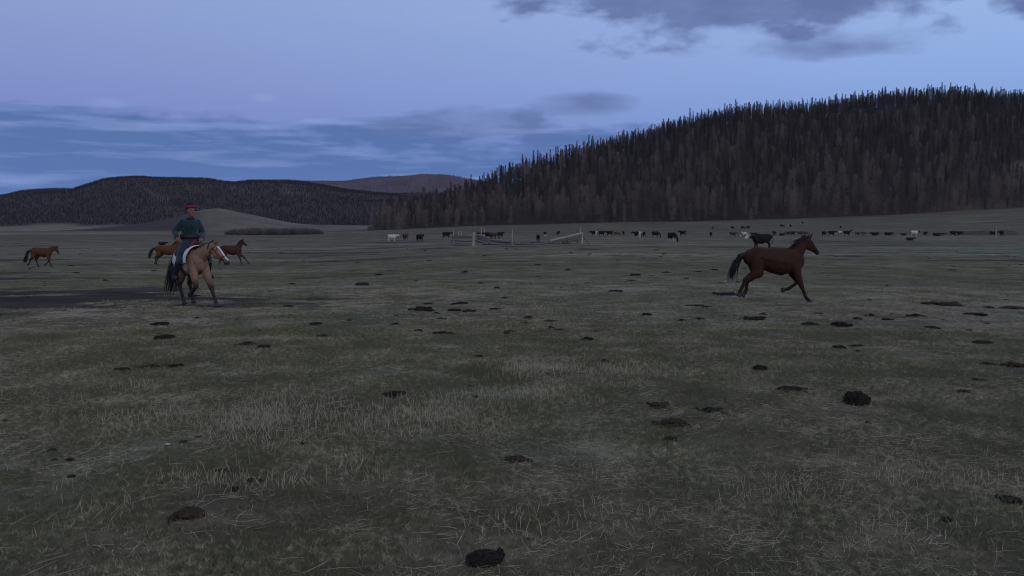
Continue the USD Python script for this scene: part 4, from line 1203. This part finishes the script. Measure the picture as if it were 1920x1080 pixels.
obj('hat_brim', tube([head + [-.004 + .104 * math.cos(a), .094 * math.sin(a), .082 + .006 * math.cos(a)] for a in np.linspace(0, 2 * math.pi, 21)], .024, 8), M['red'], hat)
obj('hair', shell([(head + [-.045, .04, .03], head + [-.05, -.04, .03], (.062, .05, .07), (.062, .05, .07)), (head + [-.05, .03, -.02], head + [-.05, -.03, -.02], .05, .05)], .016, 4), M['hair'], t)


# ------------------------------------------------------------------ cattle
CB, CW, CBR, CRD, CGR, CPK = (.012, .009, .007), (.36, .31, .25), (.048, .024, .013), (.085, .032, .017), (.055, .046, .04), (.11, .07, .055)


def cow(root, pose, col, pattern, refine=.075, parts=True):
    c = col
    z = 0.0 if pose != 'lie' else -.52
    V = lambda *p: np.array(p, float)
    B = [(V(-.76, 0, 1.05 + z), V(-.55, 0, 1.0 + z), (.12, .2, .2), (.24, .29, .29), c), (V(-.55, 0, .97 + z), V(-.05, 0, .86 + z), (.26, .30, .34), (.32, .37, .43), c), (V(-.05, 0, .86 + z), V(.42, 0, .88 + z), (.32, .37, .43), (.27, .29, .42), c),
         (V(.42, 0, .88 + z), V(.66, 0, .88 + z), (.27, .29, .42), (.14, .18, .27), c), (V(.22, 0, 1.22 + z), V(.42, 0, 1.25 + z), (.15, .09, .08), (.12, .09, .08), c)]
    if pose == 'graze':
        nk, pl, mz = V(.98, .02, .82), V(1.16, .03, .52), V(1.26, .05, .12)
    elif pose == 'up':
        nk, pl, mz = V(.88, 0, 1.22), V(1.02, 0, 1.48), V(1.32, .05, 1.32)
    else:
        nk, pl, mz = V(.94, .02, 1.10 + z), V(1.14, .05, 1.18 + z), V(1.40, .12, .92 + z)
    hc = CW if pattern == 'face' else c
    B += [(V(.62, 0, 1.02 + z), nk, (.2, .16, .24), (.16, .13, .19), c), (nk, pl, (.16, .13, .19), .13, c), (pl, pl + (mz - pl) * .6, .155, .12, hc, hc), (pl + (mz - pl) * .5, mz, .125, .10, hc, hc if pattern == 'face' else tuple(.6 * q for q in c))]
    for s in (-1, 1):
        B.append((pl + [0, s * .10, .03], pl + [-.03, s * .24, .0], .04, .025, c))
    lc = CW if pattern == 'legs' else c
    if pose != 'lie':
        for x, s, off in ((.50, -1, .06), (.50, 1, -.08)):
            B += [(V(x, s * .15, .80), V(x - .01 + off * .4, s * .16, .42), .14, .075, c, lc), (V(x - .01 + off * .4, s * .16, .42), V(x + off, s * .16, .03), .062, .062, lc)]
        for x, s, off in ((-.56, -1, -.06), (-.56, 1, .10)):
            B += [(V(x, s * .16, .95), V(x + .08 + off, s * .17, .66), (.2, .13, .2), .14, c), (V(x + .08 + off, s * .17, .66), V(x - .12 + off, s * .17, .42), .12, .075, c, lc), (V(x - .12 + off, s * .17, .42), V(x - .08 + off, s * .17, .03), .062, .06, lc)]
    else:
        B += [(V(.5, -.2, .22), V(.75, -.28, .10), .12, .08, lc), (V(.5, .2, .22), V(.72, .28, .10), .12, .08, lc), (V(-.5, -.25, .22), V(-.2, -.42, .12), .17, .09, lc), (V(-.5, .25, .22), V(-.2, .40, .12), .17, .09, lc)]
    (v, f), cc = body(B, refine, 6, .05)
    v[:, 2] = np.maximum(v[:, 2], .0)
    if pattern in ('patch', 'rump', 'pied'):
        nz = meshkit.fbm(v / .5, 2, 6) - .5
        w = {'patch': smoothstep(.1, -.1, np.abs(v[:, 0] + .05) - .28 + nz), 'rump': smoothstep(-.28, -.42, v[:, 0] + .5 * nz), 'pied': smoothstep(.02, .10, nz)}[pattern]
        o2 = np.array(CW if col != CW else CB)
        cc = cc * (1 - w[:, None]) + o2 * w[:, None]
    if pattern == 'darkhead':
        w = smoothstep(.75, .95, v[:, 0])
        cc = cc * (1 - w[:, None]) + np.array(CB) * w[:, None]
    obj('body', (v, f), M['coat'], root, col=cc)
    if parts:
        obj('tail', join([tube([(-.86, 0, 1.15 + z), (-.95, .02, .95 + z), (-.94, .04, max(.62 + z, .06)), (-.92, .06, max(.40 + z, .05))], [.035, .03, .045, .015], 6)]), M['hair'], root)
        for s in (-1, 1):
            obj('horn', tube([pl + [-.02, s * .08, .09], pl + [-.02, s * .19, .16], pl + [.03, s * .24, .26]], [.026, .02, .006], 6), M['horn'], root)


_cows = {}


def put_cow(px, foot, hpx, pose, colname, pattern, yaw, label, group=None, refine=.09, stretch=None):
    """px, foot: where it stands in the picture; hpx: its height there; yaw 0 = facing right."""
    col = {'black': CB, 'white': CW, 'brown': CBR, 'red': CRD, 'grey': CGR, 'pink': CPK}[colname]
    g = ground_hit(px, foot)
    d = g[1]
    full = {'stand': 1.36, 'graze': 1.32, 'lie': .84, 'up': 1.62}[pose]
    d0 = hpx and full * F / hpx
    s = float(np.clip(hpx * d / F / full, .55, 1.5))
    key = (pose, colname, pattern)
    if key in _cows:
        return copy_of(_cows[key], label, g, yaw, s, group, 'cow')
    o = thing('cow', label, 'cow', g, yaw, group, s)
    cow(o, pose, col, pattern, refine)
    _cows[key] = o
    return o


for c in (
    (1428, 467, 30, 'stand', 'black', 'face', 180, 'big black cow with white face, nearest of the herd, behind the brown horse', None, .05),
    (735, 452.5, 13.5, 'stand', 'white', '', 0, 'cream white cow standing leftmost of the herd'),
    (760, 450, 12.5, 'stand', 'brown', '', 70, 'dark brown cow between the cream cow and a black one'),
    (787, 453, 14.5, 'stand', 'black', '', 60, 'black cow right of the dark brown one, third from left'),
    (837, 446, 11.5, 'stand', 'black', '', 0, 'black cow just left of the broken corral fence'),
    (898, 441, 7, 'stand', 'red', '', 0, 'dark red cow partly hidden behind the corral posts'),
    (916, 447, 12, 'stand', 'black', '', 180, 'black cow beside the brown one behind the fallen fence'),
    (925, 447.5, 11.5, 'graze', 'brown', '', 0, 'brown cow with head down behind the fallen fence panel'),
    (938, 446, 12, 'stand', 'black', '', 50, 'black cow right of the broken corral fence'),
    (1009, 453, 14, 'stand', 'black', '', 84, 'black cow seen from behind between corral and loading ramp'),
    (1022, 443, 9, 'stand', 'black', 'legs', 100, 'small black cow with white legs left of the loading ramp'),
    (1047, 440, 7, 'graze', 'black', '', 110, 'tiny black cow beyond the loading ramp'),
    (1114, 442, 9.5, 'stand', 'black', 'rump', 170, 'black cow with white hindquarters right of the loading ramp'),
    (1128, 442, 9.5, 'stand', 'black', '', 0, 'black cow second right of the loading ramp'),
    (1143, 442.3, 9.7, 'stand', 'black', '', 180, 'black cow third right of the loading ramp'),
    (1156, 442, 7.5, 'graze', 'red', '', 0, 'reddish cow grazing beside three black ones'),
    (1169, 441.6, 8.5, 'stand', 'black', '', 85, 'black cow seen end on, alone right of the reddish one'),
    (1195, 445, 11.5, 'stand', 'black', 'rump', 150, 'black and white cow, left of a pair'),
    (1205, 445, 11, 'stand', 'black', 'patch', 120, 'black and white cow with a pale belt, right of a pair'),
    (1229, 445, 11.5, 'graze', 'black', '', 20, 'black grazing cow right of the black and white pair'),
    (1260, 453.5, 18, 'graze', 'black', 'legs', -65, 'large black cow with white feet lowering its head'),
    (1280, 442.3, 10.5, 'stand', 'black', '', 200, 'black cow with thin legs up right of the large black one'),
    (1333, 443.3, 8.7, 'stand', 'black', '', 88, 'black cow end on below a tiny distant one'),
    (1336, 430, 5, 'stand', 'black', '', 60, 'tiny distant black cow left on the far rise'),
    (1373, 429.5, 5.2, 'graze', 'black', '', 20, 'tiny black cow alone on the far rise, left of a pair'),
    (1374, 444, 10, 'stand', 'brown', '', 10, 'brown cow left of the pinkish white one'),
    (1393, 446, 12, 'stand', 'pink', 'pied', 170, 'pinkish white cow behind the big white faced one'),
    (1392, 429.3, 5.3, 'graze', 'black', '', 0, 'left cow of the tiny black pair on the far rise'),
    (1403, 428.7, 5.0, 'graze', 'black', '', 180, 'right cow of the tiny black pair on the far rise'),
    (1410, 442, 6.0, 'lie', 'black', '', 0, 'black cow lying behind the head of the big white faced one'),
    (1452, 441.6, 8.7, 'stand', 'brown', '', 95, 'dark brown cow end on right of the big white faced one'),
    (1466, 441.6, 4.6, 'lie', 'black', '', 0, 'black cow lying above the back of the galloping horse'),
    (1479, 441.6, 8, 'stand', 'brown', '', 180, 'brown cow above the galloping horse, left of a black one'),
    (1486, 441.6, 8.3, 'stand', 'black', '', 20, 'black cow above the galloping horse, right of a brown one'),
    (1466, 426, 5.2, 'graze', 'black', '', 0, 'tiny black cow on the far rise above the lying one'),
    (1480, 425.6, 5, 'graze', 'black', 'rump', 0, 'tiny black and white cow on the far rise'),
    (1505, 419.6, 4.8, 'stand', 'black', '', 70, 'highest and farthest tiny black cow near the forest'),
    (1500, 441, 7.5, 'stand', 'brown', '', 0, 'brown cow just behind the galloping horse\'s neck'),
    (1511, 441, 7, 'graze', 'red', '', 180, 'reddish cow hidden behind the galloping horse\'s head'),
    (1545, 441.8, 8.5, 'stand', 'black', '', 30, 'black cow first right of the galloping horse'),
    (1559, 442.2, 10, 'stand', 'black', '', 0, 'black cow touching the grey white one on its left'),
    (1573, 440.6, 8, 'stand', 'grey', 'pied', 180, 'grey white cow between two black ones'),
    (1576, 428.4, 5.4, 'stand', 'black', '', 80, 'tiny black cow on the rise above the grey white one'),
    (1588, 442.2, 12, 'up', 'black', '', 0, 'black animal with raised head right of the grey white cow'),
    (1607, 441.6, 6, 'graze', 'brown', '', 0, 'brown grazing cow left of a redder one'),
    (1620, 441.8, 7.6, 'stand', 'red', '', 180, 'red brown cow right of the brown grazing one'),
    (1641, 441.6, 6.6, 'lie', 'black', '', 180, 'black cow lying, left of two resting ones'),
    (1665, 441.4, 6.4, 'lie', 'black', '', 0, 'black cow lying with pale ground behind, right of another resting one'),
    (1695, 441.6, 4.6, 'lie', 'black', '', 180, 'black cow lying flat left of the bright white one'),
    (1714, 442.8, 10.8, 'stand', 'white', 'darkhead', 0, 'bright white cow with black head among the right hand herd'),
    (1706, 451, 6.4, 'lie', 'black', '', 0, 'black cow resting in front of the bright white one'),
    (1735, 441.6, 7.8, 'stand', 'black', '', 30, 'black cow right of the bright white one'),
    (1756, 442.6, 6.6, 'lie', 'black', '', 0, 'black cow lying right beside a dark grey one'),
    (1771, 442.2, 7, 'graze', 'grey', '', 180, 'dark grey cow left of the dark bank'),
    (1787, 442.3, 9.6, 'stand', 'black', '', 0, 'black cow at the left end of the dark bank'),
    (1800, 442.0, 8.6, 'stand', 'black', '', 180, 'black cow in front of the dark bank'),
    (1862, 442.6, 9.6, 'stand', 'black', '', 0, 'black cow just left of the pale fence post'),
    (1878, 442.4, 10.2, 'stand', 'black', '', 75, 'black cow just right of the pale fence post'),
    (304, 459.5, 6.5, 'lie', 'black', '', 0, 'black cow lying behind the chestnut horse left of the rider'),
):
    put_cow(*c[:8], *(c[8:] or ()))

# the dark bank behind the right hand herd
g0, g1 = ground_hit(1795, 441), ground_hit(1915, 440)
xs = np.linspace(0, 1, 40)
pr = []
for k, t_ in enumerate(xs):
    c0 = g0 * (1 - t_) + g1 * t_
    c0[1] += 3
    hgt = 1.15 * smoothstep(0, .12, t_) * smoothstep(1.15, .9, t_) * (.8 + .4 * meshkit.noise(np.array([t_ * 9, 0, 0.]))) + .02
    for a, b in ((-2.0, -.3), (-1.0, .55), (-.3, .95), (.4, 1.0), (1.2, .6), (2.4, -.3)):
        pr.append(c0 + [0, a, b * hgt if b > 0 else b])
pr = np.array(pr)
ff = [[i * 6 + j, (i + 1) * 6 + j, (i + 1) * 6 + j + 1, i * 6 + j + 1] for i in range(39) for j in range(5)]
tag(obj('earth_bank', (pr, np.array(ff)), M['bank'], smooth=True), 'low dark earth bank behind the right hand herd', kind='structure')


# ------------------------------------------------------------------ the broken corral
def beam(p0, p1, w, h=None, jitter=0.0, seed=0):
    """A squared, slightly tapered timber."""
    p0, p1 = np.asarray(p0, float), np.asarray(p1, float)
    q = np.random.default_rng(seed)
    mid = (p0 + p1) / 2 + q.normal(size=3) * jitter
    return tube([p0, mid, p1], [w / 2, w / 2 * .95, w / 2 * .85], 6)


def along(px, foot):
    return ground_hit(px, foot)


def post_at(px, foot, top, w, parent, mat='wood', lean=0.0, name='post', origin=None):
    g = along(px, foot)
    h = (foot - top) * g[1] / F
    b = g - (0 if origin is None else origin)
    obj(name, beam(b - [0, 0, .3], b + [lean * h, 0, h], w, seed=int(px)), M[mat], parent)


O = along(880, 460)
t = thing('corral_fence', 'broken weathered corral fence with low rails and a pale corner post', 'fence', O)
for px, ft, tp, w, mt, ln in ((887, 461, 435, .30, 'wood_pale', .05), (848, 459, 451, .30, 'wood', .1), (850.5, 447, 430, .14, 'wood_pale', 0), (902, 446, 426.5, .15, 'wood_pale', .02), (908.5, 446, 428, .15, 'wood_pale', 0), (860.5, 444, 433, .22, 'wood_pale', 0), (865.5, 444, 433.5, .20, 'wood_pale', 0), (836, 446, 436, .14, 'wood', .05)):
    post_at(px, ft, tp, w, t, mt, ln, origin=O)


def rail(p, q, w, parent, mat='wood', name='rail', origin=O):
    """p, q: (pixel, foot row, height above ground in metres)."""
    a, b = along(p[0], p[1]), along(q[0], q[1])
    obj(name, beam(a + [0, 0, p[2]] - origin, b + [0, 0, q[2]] - origin, w, seed=int(p[0] * 3 + p[1])), M[mat], parent)


for p, q, w in (((848, 455, .65), (887, 457, .75), .24), ((847, 456, .35), (888, 459, .40), .22), ((849, 452, .62), (880, 452, .72), .18), ((852, 447, .5), (896, 448, .35), .16), ((888, 458, .55), (915, 458, .1), .22)):
    rail(p, q, w, t)
O2 = along(905, 456)
t = thing('fallen_hurdle', 'bluish grey boarded hurdle fallen against the corral fence', 'hurdle', O2)
for k in range(6):
    a, b = along(892 + k * .5, 455), along(919, 457)
    y0 = .16 + .17 * k
    obj('plank', beam(a + [0, .35 * k * .4, y0] - O2, b + [0, .35 * k * .4, y0 * .5] - O2, .17, seed=k), M['wood'], t)
obj('batten', beam(along(899, 455) + [0, -.1, 0] - O2, along(901, 455) + [0, .9, 1.05] - O2, .12), M['wood'], t)
t = thing('fence_post', 'thin pale upright pole between the corral and the lone black cow', 'post', along(960, 460))
obj('pole', beam((0, 0, -.3), (.05, 0, 32 * along(960, 460)[1] / F), .12), M['wood_pale'], t)
obj('brace', beam((-.5, .2, 0), (0, 0, .7), .10), M['wood'], t)
for p, q, w, lab in (((918, 452, .12), (975, 458, .12), .26, 'long pole lying on the grass right of the fallen panel'), ((930, 455, .12), (992, 457, .12), .22, 'thinner pole lying in front of the long fallen pole'),
                     ((905, 459.5, .10), (960, 460.5, .10), .18, 'pole lying flat left of the thin upright post'), ((965, 459.5, .10), (1020, 459, .10), .22, 'pole lying between the upright post and the ramp'), ((978, 456, .14), (1028, 457.5, .12), .24, 'pole half covered by dirt left of the ramp foot'), ((850, 461.5, .08), (884, 461.8, .08), .14, 'short pole lying at the foot of the corral fence')):
    a = along(p[0], p[1])
    b = along(q[0], q[1])
    o = obj('fallen_pole', beam(np.zeros(3) + [0, 0, p[2]], b - a + [0, 0, q[2]], w, .06, seed=int(p[0])), M['wood'])
    UsdGeom.Xformable(o).AddTranslateOp().Set(Gf.Vec3d(*map(float, a)))
    tag(o, 'weathered grey ' + lab, 'pole')

# loading ramp: low end on the left, high end on the right
A, Bp = along(1026, 458), along(1092, 458)
d_ = Bp[1]
LEN = Bp[0] - A[0]
HI = 20.5 * d_ / F
t = thing('loading_ramp', 'weathered wooden loading ramp rising to the right with tall end posts', 'ramp', A)
gz = Bp[2] - A[2]
for k in range(20):
    f0 = k / 20
    x0, z0 = f0 * LEN, .08 + f0 * (HI * .70 + gz)
    b_ = trimesh.creation.box([LEN / 20 * .86, 1.5, .07])
    b_.apply_transform(trimesh.transformations.rotation_matrix(-math.atan2(HI * .70 + gz, LEN), [0, 1, 0]))
    b_.apply_translation([x0 + LEN / 40, .9, z0 + .04 + .012 * ((k * 7) % 3)])
    obj('plank', b_, M['wood'], t, smooth=False)
for s, y0 in ((0, .12), (1, 1.68)):
    obj('side_beam', beam((-.3, y0, .05), (LEN, y0, HI * .70 + gz), .26), M['wood'], t)
    obj('side_rail', beam((.4, y0, .38), (LEN, y0, HI + gz), .22), M['wood_pale'], t)
    obj('lower_rail', beam((LEN * .45, y0 - .02, .15), (LEN, y0 - .02, HI * .42 + gz), .18), M['wood'], t)
for x0, y0, h, ln, w in ((LEN, .0, HI * 1.08, .0, .24), (LEN, 1.8, HI * 1.5, -.1, .16), (LEN - .35, 1.8, HI * 1.52, -.2, .15), (LEN * .6, -.02, HI * .62, 0, .17), (LEN * .6, 1.8, HI * .62, 0, .17), (LEN * .32, -.02, HI * .42, 0, .15)):
    obj('post', beam((x0, y0, gz * x0 / LEN - .3), (x0 + ln, y0, gz * x0 / LEN + h), w, seed=int(x0 * 50 + y0 * 7)), M['wood_pale' if x0 == LEN else 'wood'], t)
obj('diagonal_brace', beam((LEN * .62, -.06, gz * .6 + .1), (LEN - .1, -.06, gz + HI * .85), .16), M['wood'], t)
obj('diagonal_brace', beam((LEN + .9, .5, gz), (LEN + .05, .4, gz + HI * .8), .16), M['wood'], t)

g = along(1867, 446)
t = thing('fence_post', 'pale lone fence post standing among the cattle at far right', 'post', g)
obj('pole', beam((0, 0, -.3), (.03, 0, 19.5 * g[1] / F), .20), M['wood_pale'], t)
obj('wire_stub', tube([(-.12, 0, 15 * g[1] / F), (.16, 0, 15.2 * g[1] / F)], .03, 5), M['wood'], t)

# pale chip in the left foreground
g = ground_hit(314, 836)
b_ = trimesh.creation.icosphere(2, 1.0)
vv = np.array(b_.vertices) * [.022, .010, .007] * (1 + .4 * (meshkit.fbm(np.array(b_.vertices) * 2, 2, 3) - .5))[:, None]
o = obj('bone_chip', (vv, np.array(b_.faces)), M['white'])
UsdGeom.Xformable(o).AddTranslateOp().Set(Gf.Vec3d(float(g[0]), float(g[1]), float(g[2]) + .012))
tag(o, 'small white chip lying in the grass beside a black clod', 'chip')
